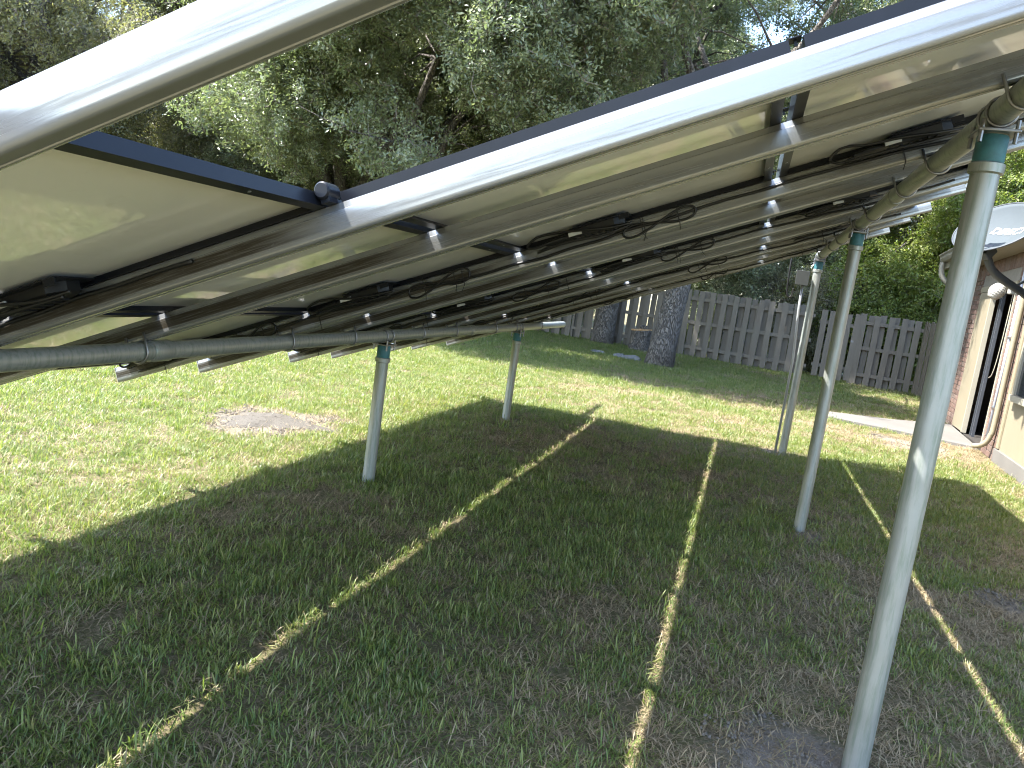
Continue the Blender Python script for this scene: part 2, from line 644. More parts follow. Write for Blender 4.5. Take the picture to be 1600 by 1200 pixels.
def sprig_mesh(name, n, rad, ll, mat, twigs=5):
    """a leafy twig end: n small leaves round a few twigs"""
    vs, fs, tint, mi = [], [], [], []
    for k in range(twigs):
        d = Vector((random.gauss(0, 1), random.gauss(0, 1), random.gauss(0.2, 0.8))).normalized()
        e = d * rad * random.uniform(0.6, 1.0)
        sd = d.orthogonal().normalized() * 0.006
        k0 = len(vs)
        vs += [tuple(-sd), tuple(sd), tuple(e)]
        fs.append((k0, k0 + 1, k0 + 2))
        tint += [0.5] * 3
        mi.append(1)
        for j in range(n // twigs):
            u = random.uniform(0.15, 1.05)
            c = e * u + Vector((random.gauss(0, 1), random.gauss(0, 1), random.gauss(0, 1))) * rad * 0.16
            nrm = Vector((random.gauss(-0.45, 0.8), random.gauss(-0.5, 0.8), random.gauss(0.75, 0.7))).normalized()
            a = nrm.orthogonal().normalized()
            a = Matrix.Rotation(random.random() * 2 * PI, 3, nrm) @ a
            b = nrm.cross(a)
            L_ = ll * random.uniform(0.7, 1.3)
            W_ = L_ * random.uniform(0.36, 0.5)
            k0 = len(vs)
            fold = nrm * W_ * 0.18
            vs += [tuple(c - a * L_ / 2), tuple(c + b * W_ / 2 + fold), tuple(c + a * L_ / 2), tuple(c - b * W_ / 2 + fold)]
            fs += [(k0, k0 + 1, k0 + 2), (k0, k0 + 2, k0 + 3)]
            tint += [random.random()] * 4
            mi += [0, 0]
    me = bpy.data.meshes.new(name)
    me.from_pydata(vs, [], fs)
    at = me.attributes.new('tint', 'FLOAT', 'POINT')
    at.data.foreach_set('value', tint)
    me.materials.append(MATS[mat])
    me.materials.append(MATS['twig'])
    me.polygons.foreach_set('material_index', mi)
    return bpy.data.objects.new(name, me)


def source_collection(name, objs):
    c = bpy.data.collections.new(name)
    for o in objs:
        c.objects.link(o)
    return c


# ------------------------------------------------------------------ the ground
def value_noise(x, y, seed=0, freq=1.0):
    x, y = np.asarray(x) * freq, np.asarray(y) * freq
    xi, yi = np.floor(x).astype(np.int64), np.floor(y).astype(np.int64)
    fx, fy = x - xi, y - yi
    fx, fy = fx * fx * (3 - 2 * fx), fy * fy * (3 - 2 * fy)

    def h(a, b):
        n = (a * 374761393 + b * 668265263 + seed * 974711) & 0xffffffff
        n = ((n ^ (n >> 13)) * 1274126177) & 0xffffffff
        return ((n ^ (n >> 16)) & 0xffff) / 65535.0
    return (h(xi, yi) * (1 - fx) + h(xi + 1, yi) * fx) * (1 - fy) + (h(xi, yi + 1) * (1 - fx) + h(xi + 1, yi + 1) * fx) * fy


def fbm(x, y, seed=0, freq=1.0, oct_=4):
    s, a, t_ = 0, 1.0, 0
    for o in range(oct_):
        s = s + a * value_noise(x, y, seed + o * 17, freq * 2 ** o)
        t_ += a
        a *= 0.5
    return s / t_


def ground_z(x, y):
    x, y = np.asarray(x, float), np.asarray(y, float)
    near = np.clip(1 - np.hypot(x, y - 6) / 30.0, 0, 1)
    return (fbm(x, y, 3, 1.3, 3) - 0.5) * 0.035 * near


def axis_steps(lo, hi, fine_lo, fine_hi, fine, n_far=14):
    a = list(np.arange(fine_lo, fine_hi + 1e-6, fine))
    k1 = [fine_lo - (fine_lo - lo) * (i / n_far) ** 2.5 for i in range(n_far, 0, -1)]
    k2 = [fine_hi + (hi - fine_hi) * (i / n_far) ** 2.5 for i in range(1, n_far + 1)]
    return np.array(k1 + a + k2)


gx = axis_steps(-400, 400, -12, 6, 0.2)
gy = axis_steps(-300, 500, -2, 24, 0.2)
GX, GY = np.meshgrid(gx, gy)
GZ = ground_z(GX, GY)
nx = len(gx)
verts = np.stack([GX.ravel(), GY.ravel(), GZ.ravel()], 1)
faces = [(j * nx + i, j * nx + i + 1, (j + 1) * nx + i + 1, (j + 1) * nx + i) for j in range(len(gy) - 1) for i in range(nx - 1)]
lawn = mesh_obj('lawn', verts, faces, 'lawn_soil', smooth=True)
tag(lawn, 'mown back yard lawn of soil under patchy grass', 'lawn', kind='structure')

PATH = [(1.34, 12.0), (2.3, 11.72), (3.16, 11.42), (3.40, 13.9), (2.35, 13.05), (1.42, 12.62)]


def in_poly(x, y, poly):
    c = np.zeros(np.shape(x), bool)
    j = len(poly) - 1
    for i in range(len(poly)):
        xi, yi = poly[i]
        xj, yj = poly[j]
        cond = ((yi > y) != (yj > y)) & (x < (xj - xi) * (y - yi) / (yj - yi + 1e-12) + xi)
        c ^= cond
        j = i
    return c


g = G()
n = len(PATH)
cx_, cy_ = sum(p[0] for p in PATH) / n, sum(p[1] for p in PATH) / n
ins = [(cx_ + (x - cx_) * 0.985, cy_ + (y - cy_) * 0.985) for x, y in PATH]
g.add([(x, y, -0.06) for x, y in PATH] + [(x, y, 0.040) for x, y in PATH] + [(x, y, 0.052) for x, y in ins],
      [(i, (i + 1) % n, n + (i + 1) % n, n + i) for i in range(n)] + [(n + i, n + (i + 1) % n, 2 * n + (i + 1) % n, 2 * n + i) for i in range(n)] + [tuple(range(2 * n, 3 * n))])
path = g.obj('path', 'concrete')
tag(path, 'grey concrete slab in front of the side door', 'path', kind='structure')

# dirt patches: (name, x, y, rx, ry, height, angle, material, label)
DIRT = [
    ('sandy_mound', -3.36, 5.14, 0.40, 0.28, 0.035, 0.25, 'sandy_soil', 'low bare mound of sandy soil in the sunny lawn'),
]


def dirt_patch(name, x, y, rx, ry, h, ang, mat, label):
    vs, fs = [], []
    nr, na = 10, 40
    for i in range(nr + 1):
        u = i / nr
        for j in range(na):
            a = 2 * PI * j / na
            wob = 1 + 0.22 * math.sin(3 * a + x * 5) + 0.12 * math.sin(7 * a + y * 3) + random.uniform(-.05, .05)
            px, py = u * rx * wob * math.cos(a), u * ry * wob * math.sin(a)
            qx, qy = px * math.cos(ang) - py * math.sin(ang), px * math.sin(ang) + py * math.cos(ang)
            z = float(ground_z(x + qx, y + qy)) + h * (1 - u ** 2.2) - 0.012 * u ** 4 + (random.uniform(-.006, .008) if u < 0.95 else -0.01)
            vs.append((x + qx, y + qy, z + 0.006))
    for i in range(nr):
        for j in range(na):
            fs.append((i * na + j, i * na + (j + 1) % na, (i + 1) * na + (j + 1) % na, (i + 1) * na + j))
    o = mesh_obj(name, vs, fs, mat, smooth=True)
    tag(o, label, 'soil', kind='structure')
    return o


for d in DIRT:
    dirt_patch(*d)


# ------------------------------------------------------------------ the solar array
TILT = math.radians(22.52)
P0 = Vector((-2.063, 0, 0.917))
PS = Vector((math.cos(TILT), 0, math.sin(TILT)))
PN = Vector((-math.sin(TILT), 0, math.cos(TILT)))
PIPE_L = 2.837
R_PIPE = 0.035
RAIL_H = 0.076
SROT = (0, -TILT, 0)


def slope(s, y, n_):
    return P0 + PS * s + PN * n_ + Vector((0, y, 0))


JOINTS = [1.70 + 1.55 * k for k in range(5)]                    # between columns of panels
RAILS = [0.745]
for j in JOINTS[:-1]:
    RAILS += [j - 0.035, j + 0.575]
RAILS.append(JOINTS[-1] - 0.06)
S_LO, PITCH_S, GAP = -0.965, 1.083, 0.029
ROWS = [(S_LO + PITCH_S * k + (GAP / 2 if k else 0), S_LO + PITCH_S * (k + 1) - (GAP / 2 if k < 3 else 0)) for k in range(4)]

rack = empty('mounting_rack', (-2.063, 4.247, 0))
tag(rack, 'galvanised pipe and aluminium rail rack carrying the solar panels over the lawn', 'rack')
RO = Vector(rack.location)


def rk(o, p, rot=(0, 0, 0)):
    o.location = Vector(p) - RO
    o.rotation_euler = rot
    return o


# rails
prof_half = [(0.0140, 0.076), (0.0158, 0.0752), (0.0206, 0.0590), (0.0238, 0.0572), (0.0243, 0.0550), (0.0244, 0.0400), (0.0244, 0.0130)]
for k_ in range(1, 8):
    a_ = (PI / 2) * k_ / 8
    prof_half.append((0.0144 + 0.0100 * math.cos(a_), 0.0115 * (1 - math.sin(a_))))
prof_half += [(0.0144, 0.0), (0.0100, 0.0), (0.0088, 0.0018), (0.006, 0.0018)]
prof = [(y + 0.0248, z) for y, z in prof_half] + [(-y + 0.0248, z) for y, z in reversed(prof_half)]
rail_len = {}


def rail_mesh(s0, s1):
    k = len(prof)
    xs = [s0 + (s1 - s0) * i / 4 for i in range(5)]
    vs = [(x, -y + 0.0496, z) for x in xs for y, z in prof]
    fs = []
    for i in range(4):
        for j in range(k):
            fs.append((i * k + j, (i + 1) * k + j, (i + 1) * k + (j + 1) % k, i * k + (j + 1) % k))
    fs.append(tuple(range(k)))
    fs.append(tuple(4 * k + j for j in range(k - 1, -1, -1)))
    return vs, fs


for i, y in enumerate(RAILS):
    lo = -1.05 + random.uniform(-.02, .02)
    hi = 3.44 + random.uniform(-.02, .03)
    vs_, fs_ = rail_mesh(lo, hi)
    o = mesh_obj('rail', vs_, fs_, 'rail_metal', rack)
    bm = bmesh.new()
    bm.from_mesh(o.data)
    bmesh.ops.recalc_face_normals(bm, faces=bm.faces)
    bm.to_mesh(o.data)
    bm.free()
    shade_auto(o, 17)
    rk(o, slope(0, y, R_PIPE), SROT)
    o['label'] = 'sloping aluminium rail with brown grime along its side'
    # end cap plate of the rail at its low end
    cp = G().box((lo - 0.004, 0.002, 0.001), (lo - 0.0005, 0.0476, 0.0755)).obj('end_cap', 'steel', o)

# pipes: along y
PIPES = [(0.0, -0.6, 8.92, 'low galvanised pipe across the front posts'), (PIPE_L, -0.6, 8.30, 'high galvanised pipe across the tall posts')]
for s, y0, y1, lab in PIPES:
    c0 = slope(s, 0, 0)
    g = G()
    ys = [y0 + (y1 - y0) * i / 12 for i in range(13)]
    g.tube([(0, yy, 0) for yy in ys], R_PIPE, 28)
    o = g.obj('pipe', 'galvanised', rack)
    shade_auto(o, 50)
    rk(o, c0)
    o['label'] = lab
    # coupling sleeve
    for yc in ((2.36, 5.75) if s == 0 else (4.1,)):
        g = G().tube([(0, yc - 0.05, 0), (0, yc - 0.046, 0), (0, yc + 0.046, 0), (0, yc + 0.05, 0)], [R_PIPE + 0.003, R_PIPE + 0.0055, R_PIPE + 0.0055, R_PIPE + 0.003], 28)
        cpl = g.obj('coupling', 'galvanised', o)
        shade_auto(cpl, 50)
    # u bolts under every rail
    ub = None
    for y in RAILS:
        if ub is None:
            g = G()
            r = R_PIPE + 0.006
            arc = [(r * math.cos(a), 0, r * math.sin(a)) for a in [PI + PI * k / 14 for k in range(15)]]
            arc = [(-r, 0, 0.062)] + arc + [(r, 0, 0.062)]
            g.tube(arc, 0.0048, 8)
            ubo = g.obj('u_bolt', 'bolt_steel', o, True)
            ub = ubo.data
        else:
            ubo = share('u_bolt', ub, o)
        ubo.location = (0, y - 0.012, 0)
        ubo.rotation_euler = SROT

# posts
POSTS = [(0.558, 2.502, 2.004, 'tall galvanised post standing by the bare soil patch'), (0.558, 5.311, 2.004, 'tall galvanised post, middle of the high row'),
         (0.558, 8.125, 2.004, 'tall galvanised post beside the grey box'), (-2.063, 1.42, 0.917, None),
         (-2.063, 4.247, 0.917, 'short galvanised post near the sandy mound'), (-2.063, 7.079, 0.917, 'short galvanised post at the far shadow edge')]
for x, y, z, lab in POSTS:
    rp = 0.0375
    g = G().tube([(0, 0, -0.3), (0, 0, z * 0.3), (0, 0, z * 0.6), (0, 0, z - R_PIPE - 0.012)], rp, 28)
    o = g.obj('post', 'galvanised', rack)
    shade_auto(o, 50)
    rk(o, (x, y, 0))
    if lab:
        o['label'] = lab
    zt = z - R_PIPE
    # threaded and painted top, cast cap collar, flange plate, saddle straps
    g = G().lathe([(rp + 0.001, zt - 0.105), (rp + 0.0025, zt - 0.102), (rp + 0.0025, zt - 0.025), (rp + 0.001, zt - 0.022)], 28)
    c = g.obj('painted_top', 'teal_paint', o)
    shade_auto(c)
    g = G().lathe([(rp + 0.001, zt - 0.128), (rp + 0.0075, zt - 0.124), (rp + 0.0085, zt - 0.100), (rp + 0.003, zt - 0.096)], 28)
    c = g.obj('collar', 'galvanised', o)
    shade_auto(c)
    g = G()
    g.box((-0.052, -0.062, zt - 0.020), (0.052, 0.062, zt - 0.012), 0.002)
    g.tube([(0.043, -0.053, zt - 0.05), (0.043, -0.053, zt + 0.012)], 0.006, 8)
    g.tube([(-0.043, -0.053, zt - 0.05), (-0.043, -0.053, zt + 0.012)], 0.006, 8)
    g.tube([(0.043, 0.053, zt - 0.05), (0.043, 0.053, zt + 0.012)], 0.006, 8)
    g.tube([(-0.043, 0.053, zt - 0.05), (-0.043, 0.053, zt + 0.012)], 0.006, 8)
    c = g.obj('flange', 'bolt_steel', o)
    for dy in (-0.04, 0.04):
        r = R_PIPE + 0.004
        g = G()
        arc = [(r * math.cos(a), dy, z + r * math.sin(a)) for a in [2 * PI * k / 20 for k in range(20)]]
        g.tube(arc, 0.0055, 8, closed=True)
        c = g.obj('strap', 'bolt_steel', o, True)

# panels
FT, FW, TH = 0.0022, 0.030, 0.033
PW = 1.55 - 0.008
PAN_N0 = R_PIPE + RAIL_H + 0.0006


def panel_meshes(h, w):
    """x along slope (h), y along the row (w), z up from the rail plane"""
    fr = []
    sides = [((0, 0, 0), (h, FT, TH)), ((0, w - FT, 0), (h, w, TH)), ((0, FT, 0), (FT, w - FT, TH)), ((h - FT, FT, 0), (h, w - FT, TH))]
    flanges = [((FT, FT, 0), (h - FT, FW, FT)), ((FT, w - FW, 0), (h - FT, w - FT, FT)), ((FT, FW, 0), (FW, w - FW, FT)), ((h - FW, FW, 0), (h - FT, w - FW, FT))]
    lips = [((FT, FT, TH - 0.0015), (h - FT, 0.011, TH)), ((FT, w - 0.011, TH - 0.0015), (h - FT, w - FT, TH)), ((FT, 0.011, TH - 0.0015), (0.011, w - 0.011, TH)), ((h - 0.011, 0.011, TH - 0.0015), (h - FT, w - 0.011, TH))]
    for k in range(4):
        g = G()
        g.box(*sides[k])
        g.box(*flanges[k])
        g.box(*lips[k])
        me = bpy.data.meshes.new('frame_bar')
        me.from_pydata(g.v, [], g.f)
        me.materials.append(MATS['black_frame'])
        fr.append(me)
    g = G().box((FT + .0005, FT + .0005, TH - 0.0085), (h - FT - .0005, w - FT - .0005, TH - 0.0055))
    bs = bpy.data.meshes.new('backsheet')
    bs.from_pydata(g.v, [], g.f)
    bs.materials.append(MATS['backsheet'])
    g = G().box((FT + .0005, FT + .0005, TH - 0.0053), (h - FT - .0005, w - FT - .0005, TH - 0.0018))
    gl = bpy.data.meshes.new('glass')
    gl.from_pydata(g.v, [], g.f)
    gl.materials.append(MATS['cell_glass'])
    g = G().tube([(0, 0, -0.0008), (0, 0, 0.0004)], 0.0042, 8)  # bright disc standing in for sunlight coming through a flange hole
    hl = bpy.data.meshes.new('hole_light_disc')
    hl.from_pydata(g.v, [], g.f)
    hl.materials.append(MATS['steel'])
    # small junction box on the back
    g = G()
    g.box((h - 0.16, w * 0.5 - 0.035, TH - 0.028), (h - 0.10, w * 0.5 + 0.035, TH - 0.0086), 0.004)
    jb = bpy.data.meshes.new('junction_box')
    jb.from_pydata(g.v, [], g.f)
    jb.materials.append(MATS['black_plastic'])
    return fr, bs, gl, hl, jb


ROWNAME = ['lowest row', 'second row up', 'third row up', 'top row']
COLNAME = ['nearest short column', 'second column', 'third column', 'fourth column', 'farthest column']
cache = {}
for ci in range(5):
    for ri in range(4):
        if ci == 0 and ri > 1:
            continue
        s0, s1 = ROWS[ri]
        y0 = (JOINTS[ci] - 1.55) + 0.004
        key = round(s1 - s0, 4)
        if key not in cache:
            cache[key] = panel_meshes(s1 - s0, PW)
        fr, bs, gl, hl, jb = cache[key]
        p = empty('photovoltaic_module', slope(s0, y0, PAN_N0), SROT)
        tag(p, f'black framed solar panel seen from below, {ROWNAME[ri]} of the {COLNAME[ci]}', 'solar panel', 'solar panels on the rack')
        for me in fr:
            share('frame_bar', me, p)
        share('backsheet', bs, p)
        share('glass', gl, p)
        for yy in (0.30, PW * 0.5, PW - 0.30):
            for xx in (0.016, s1 - s0 - 0.016):
                share('hole_light_disc', hl, p, (xx, yy, 0))

# mid clamps at every row gap on every rail, end clamps at the edges: parts of the rack
g = G()
g.box((-0.013, -0.018, 0.0), (0.013, 0.018, 0.003), 0.001)
g.box((-0.003, -0.003, -0.012), (0.003, 0.003, 0.0))
clamp_me = bpy.data.meshes.new('mid_clamp')
clamp_me.from_pydata(g.v, [], g.f)
clamp_me.materials.append(MATS['black_frame'])
for y in RAILS:
    for k in range(1, 4):
        if y < 1.0 and k > 1:
            continue
        sc = S_LO + PITCH_S * k
        if y < 1.0 or True:
            o = share('mid_clamp', clamp_me, rack)
            rk(o, slope(sc, y + 0.06 if abs((y + .035 - JOINTS[0]) % 1.55) < .05 else y + 0.025, PAN_N0 + TH + 0.0004), SROT)

# dark round end clamp at the upper corner of the short column
g = G()
g.tube([(0, -0.028, 0), (0, -0.024, 0), (0, 0.024, 0), (0, 0.028, 0)], [0.017, 0.021, 0.021, 0.017], 16)
g.box((-0.012, -0.02, -0.03), (0.012, 0.02, 0.0), 0.002)
o = g.obj('end_clamp', 'black_frame', rack)
shade_auto(o)
rk(o, slope(ROWS[1][1] + 0.022, 1.655, PAN_N0 + 0.028), SROT)

# ------------------------------------------------------------------ cables and power optimizers
def catmull(pts, n=8):
    pts = [Vector(p) for p in pts]
    out = []
    for i in range(len(pts) - 1):
        p0, p1, p2, p3 = pts[max(i - 1, 0)], pts[i], pts[i + 1], pts[min(i + 2, len(pts) - 1)]
        for k in range(n):
            u = k / n
            out.append(0.5 * ((2 * p1) + (-p0 + p2) * u + (2 * p0 - 5 * p1 + 4 * p2 - p3) * u * u + (-p0 + 3 * p1 - 3 * p2 + p3) * u ** 3))
    out.append(pts[-1])
    return out


def figure8(s, n_, ln, wd, y):
    pts = []
    for k in range(40):
        a = 2 * PI * k / 40
        pts.append((s + ln / 2 * math.sin(a), y - 0.006 * math.cos(a), n_ + wd * math.sin(2 * a) * 0.5 + 0.01 * math.sin(a)))
    return pts


OPT_W = 0.27


def optimizer(s, y, n_, label, ci):
    """black box on a bracket under the panel, beside a rail; local x runs up the slope"""
    p = empty('power_optimizer', slope(s, y, n_), SROT)
    tag(p, label, 'power optimizer', 'power optimizers under the panels')
    g = G()
    pr = [(-0.10, -0.045), (0.075, -0.045), (0.115, -0.012), (0.115, 0.030), (0.06, 0.048), (-0.10, 0.048)]
    k = len(pr)
    vs = [(x, yy, 0.0) for x, yy in pr] + [(x, yy, 0.026) for x, yy in pr]
    vs += [(x * 0.93, yy * 0.9, -0.007) for x, yy in pr]
    fs = [(i, (i + 1) % k, k + (i + 1) % k, k + i) for i in range(k)] + [(2 * k + i, 2 * k + (i + 1) % k, (i + 1) % k, i) for i in range(k)]
    fs += [tuple(range(k, 2 * k)), tuple(range(3 * k - 1, 2 * k - 1, -1))]
    g.add(vs, fs)
    for xr in (-0.06, -0.03, 0.0, 0.03, 0.06):
        g.box((xr - 0.004, -0.036, -0.0125), (xr + 0.004, 0.038, -0.0065))
    b = g.obj('body', 'black_plastic', p)
    g = G()
    g.box((-0.09, -0.07, 0.0265), (0.14, 0.062, 0.0295))
    g.box((0.10, -0.07, 0.0085), (0.14, -0.066, 0.0265))
    g.obj('bracket', 'black_frame', p)
    g = G().box((-0.115, -0.052, 0.0), (-0.06, -0.0455, 0.015))
    g.obj('label_sticker', 'sticker_white', b)
    g = G()
    g.tube([(-0.10, -0.02, 0.006), (-0.15, -0.024, 0.004)], 0.010, 10)
    g.tube([(-0.15, -0.024, 0.004), (-0.22, -0.03, 0.0)], [0.012, 0.009], 10)
    g.obj('connector', 'black_plastic', p)
    g = G()
    g.tube([(-0.10, 0.02, 0.006), (-0.16, 0.022, 0.002)], 0.010, 10)
    g.tube([(-0.16, 0.022, 0.002), (-0.21, 0.02, -0.004)], [0.012, 0.009], 10)
    g.obj('connector', 'black_plastic', p)
    rnd = random.Random(int(s * 100 + y * 10))
    pts = [(-0.22, -0.03, 0.0), (-0.27, -0.035, -0.006), (-0.30, -0.03, 0.016), (-0.25, -0.042, 0.034), (-0.17, -0.05, 0.026), (-0.06, -0.058, 0.010), (0.05, -0.054, -0.008), (0.14, -0.03, -0.012)]
    pts = [(a, b_, c + rnd.uniform(-.006, .006)) for a, b_, c in pts]
    g = G().tube(catmull(pts), 0.0054, 7)
    g.obj('lead', 'cable_black', p, True)
    pts = [(-0.21, 0.02, -0.004), (-0.26, 0.0, -0.014), (-0.24, -0.045, -0.022), (-0.12, -0.056, -0.018), (0.02, -0.05, -0.024), (0.12, -0.035, -0.02)]
    pts = [(a, b_, c + rnd.uniform(-.006, .006)) for a, b_, c in pts]
    g = G().tube(catmull(pts), 0.0054, 7)
    g.obj('lead', 'cable_black', p, True)
    return p


EVEN = [j - 0.035 for j in JOINTS[:4]] + [JOINTS[4] - 0.06]
OPT_S = [-0.60, 0.47, 1.55, 2.75]
LOOP_S = [-0.22, 0.84, 1.83, None]
for ci, y in enumerate(EVEN):
    yy = y - 0.006
    rows = 2 if ci == 0 else 4
    cb = empty('solar_cable', slope(-1.0, y, R_PIPE), SROT)
    tag(cb, f'black cable tied along the rail at the far side of the {COLNAME[ci]}', 'cable', 'cables tied along the rails')

    def L(s, n_, dy=0.0):
        return (s + 1.0, dy - 0.006, n_ - R_PIPE)
    # cable following the near face of the rail
    pts = []
    send = (ROWS[1][1] - 0.3) if ci == 0 else 3.3
    s = -0.9
    rnd = random.Random(40 + ci)
    while s < send:
        pts.append(L(s, 0.072 + 0.012 * math.sin(s * 3 + ci) + rnd.uniform(-.005, .005), -rnd.uniform(0, .004)))
        s += 0.13
    g = G().tube(catmull(pts, 5), 0.0062, 7)
    main = g.obj('cable', 'cable_black', cb, True)
    for ri in range(rows):
        if not (ci == 0 and ri == 0):
            so = OPT_S[ri] + rnd.uniform(-.03, .03)
            if ci == 0:
                so = 0.33
            optimizer(so, y - 0.062, R_PIPE + 0.060, f'black power optimizer under the {ROWNAME[ri]} of the {COLNAME[ci]}', ci)
        ls = LOOP_S[ri]
        if ls is not None and ci > 0:
            ls += rnd.uniform(-.03, .03)
            g = G().tube([L(a, c, b_ - y) for a, b_, c in figure8(ls, 0.072 + rnd.uniform(-.008, .01), rnd.uniform(0.24, 0.33), rnd.uniform(0.040, 0.066), y - 0.006)], 0.0050, 7, closed=True)
            g.obj('cable_loop', 'cable_black', cb, True)
            for ds in (-0.07, 0.08):
                g = G()
                g.box((ls + ds + 1.0 - 0.002, -0.015, 0.002), (ls + ds + 1.0 + 0.002, -0.0125, 0.082))
                g.tube([(ls + ds + 1.0, -0.014, 0.004), (ls + ds + 1.0 + rnd.uniform(-.01, .015), -0.03, -0.022)], 0.0017, 5)
                g.obj('zip_tie', 'cable_black', cb)
    for k in range(5):
        s = -0.7 + k * 0.85 + rnd.uniform(-.1, .1)
        if s > send:
            continue
        g = G()
        g.box((s + 1.0 - 0.0022, -0.0145, 0.0), (s + 1.0 + 0.0022, -0.012, 0.078))
        g.tube([(s + 1.0, -0.013, 0.002), (s + 1.0 + rnd.uniform(-.02, .02), -0.03, -0.028)], 0.0018, 5)
        g.obj('zip_tie', 'cable_black', cb)

# ground wire clip near the nearest tall post
cw = empty('ground_wire', slope(2.95, 3.1, 0.09), SROT)
tag(cw, 'thin bent ground wire beside the top row optimizer near the big post', 'wire')
G().tube(catmull([(0, 0, 0), (0.03, -0.02, -0.01), (0.13, -0.02, 0.02), (0.17, -0.01, 0.05), (0.16, 0, 0.055)], 6), 0.0028, 6).obj('wire', 'steel', cw, True)

# ------------------------------------------------------------------ grey box and conduit beside the far post
jb = empty('electrical_box', (0.485, 8.06, 0))
tag(jb, 'small grey electrical box on a conduit beside the far tall post', 'electrical box')
G().box((-0.115, -0.045, 1.70), (0.0, 0.045, 1.835), 0.008).obj('box', 'grey_box', jb)
G().box((-0.118, -0.052, 1.697), (0.003, -0.0455, 1.838), 0.003).obj('lid', 'grey_box', jb)
G().tube([(-0.0, -0.005, -0.05), (0.0, -0.005, 1.0), (-0.035, -0.005, 1.45), (-0.045, -0.005, 1.70)], 0.012, 14).obj('conduit', 'conduit_grey', jb, True)
G().tube(catmull([(-0.12, 0.0, 1.66), (-0.13, 0.0, 1.58), (-0.17, 0.0, 1.60), (-0.185, 0.0, 1.8), (-0.19, 0.02, 2.0), (-0.21, 0.05, 2.03)], 8), 0.008, 8).obj('cable', 'cable_black', jb, True)

# ------------------------------------------------------------------ the fence
def board_mesh(w, h, th, seed):
    rnd = random.Random(seed)
    bm = bmesh.new()
    nz = 7
    rows_ = []
    bow = rnd.uniform(-.012, .012)
    tw = rnd.uniform(-.01, .01)
    for k in range(nz):
        z = h * k / (nz - 1)
        u = k / (nz - 1)
        off = bow * math.sin(PI * u)
        x0 = -w / 2 + rnd.uniform(-.004, .004) + off * 0.4
        x1 = w / 2 + rnd.uniform(-.004, .004) + off * 0.4
        dz0 = rnd.uniform(-.012, .01) if k == nz - 1 else 0
        dz1 = rnd.uniform(-.012, .01) if k == nz - 1 else 0
        dt = tw * (u - 0.5)
        rows_.append([bm.verts.new((x0, off - dt, z + dz0)), bm.verts.new((x1, off + dt, z + dz1)), bm.verts.new((x1, off + th + dt, z + dz1)), bm.verts.new((x0, off + th - dt, z + dz0))])
    for k in range(nz - 1):
        a, b = rows_[k], rows_[k + 1]
        for j in range(4):
            bm.faces.new((a[j], a[(j + 1) % 4], b[(j + 1) % 4], b[j]))
    bm.faces.new(rows_[0][::-1])
    bm.faces.new(rows_[-1])
    me = bpy.data.meshes.new('board')
    bm.to_mesh(me)
    bm.free()
    me.materials.append(MATS['weathered_wood'])
    return me


BOARDS = [board_mesh(0.136, 1.70, 0.018, k) for k in range(8)]


def fence_run(a, b, label, front_gap=0.295, posts=2.4, solid=False, hvar=0.02):
    a, b = Vector((*a, 0)), Vector((*b, 0))
    d = b - a
    ln = d.length
    ang = math.atan2(d.y, d.x)
    f = empty('fence', a, (0, 0, ang))
    tag(f, label, 'fence')
    k = 0
    x = 0.09
    while x < ln - 0.05:
        me = random.choice(BOARDS)
        o = share('board', me, f, (x, -0.060 + random.uniform(-.003, .003), 0.02 + random.uniform(-hvar, hvar)), (0, random.gauss(0, .008), random.gauss(0, .02)), (1, 1, 1 + random.uniform(-.012, .012)))
        if not solid:
            xb = x + front_gap / 2
            if xb < ln - 0.05:
                share('board', random.choice(BOARDS), f, (xb, 0.054 + random.uniform(-.003, .003), 0.02 + random.uniform(-hvar, hvar)), (0, random.gauss(0, .008), random.gauss(0, .02)), (1.0, 1, 1 + random.uniform(-.012, .012)))
        x += front_gap if not solid else 0.147
    for z in (0.22, 0.86, 1.47):
        G().box((0, -0.038, z), (ln, 0.050, z + 0.086), 0.004).obj('fence_rail', 'weathered_wood', f)
    x = 0.0
    while x <= ln + 0.01:
        G().box((x - 0.03, -0.036, -0.2), (x + 0.03, 0.048, 1.6)).obj('fence_post', 'weathered_wood', f)
        x += posts
    return f


fence_run((-16.5, 21.75), (-2.2, 20.62), 'weathered grey board fence in tree shade left of the big trunk')
fence_run((-2.2, 20.62), (1.55, 20.32), 'weathered grey fence of spaced boards right of the big trunk')
fence_run((2.55, 20.25), (4.0, 20.15), 'weathered grey fence of spaced boards between gate and corner')
fence_run((4.0, 20.15), (4.15, 15.3), 'weathered grey side fence running from the corner towards the brick house', front_gap=0.19)
# gate
gt = empty('gate', (1.60, 20.30, 0), (0, 0, -0.07))
tag(gt, 'grey wooden gate of tight boards between two lengths of fence', 'gate')
for k in range(5):
    share('board', BOARDS[(k * 3) % 8], gt, (0.16 + k * 0.185, -0.03, 0.05 + random.uniform(-.02, .02)), (0, random.gauss(0, .008), random.gauss(0, .015)), (1, 1, 0.95))
for z in (0.3, 1.35):
    G().box((0.06, -0.010, z), (0.92, 0.03, z + 0.088), 0.003).obj('gate_rail', 'weathered_wood', gt)
G().box((0.84, -0.052, 1.0), (0.90, -0.033, 1.05)).obj('latch', 'bolt_steel', gt)

# ------------------------------------------------------------------ the house (local x runs along the wall away from the camera, local y into the house)
HY0 = 10.64
hang = math.atan2(1.0, 0.076)       # direction of the wall
house = empty('brick_house', (3.13, HY0, 0), (0, 0, hang))
tag(house, 'brick and beige house with an open side door at the edge of the lawn', 'house')
# in local coordinates +x along the wall, the outside is +y (towards -x world)


def hb(name, lo, hi, mat, bev=0.0, parent=house):
    return G().box(lo, hi, bev).obj(name, mat, parent)


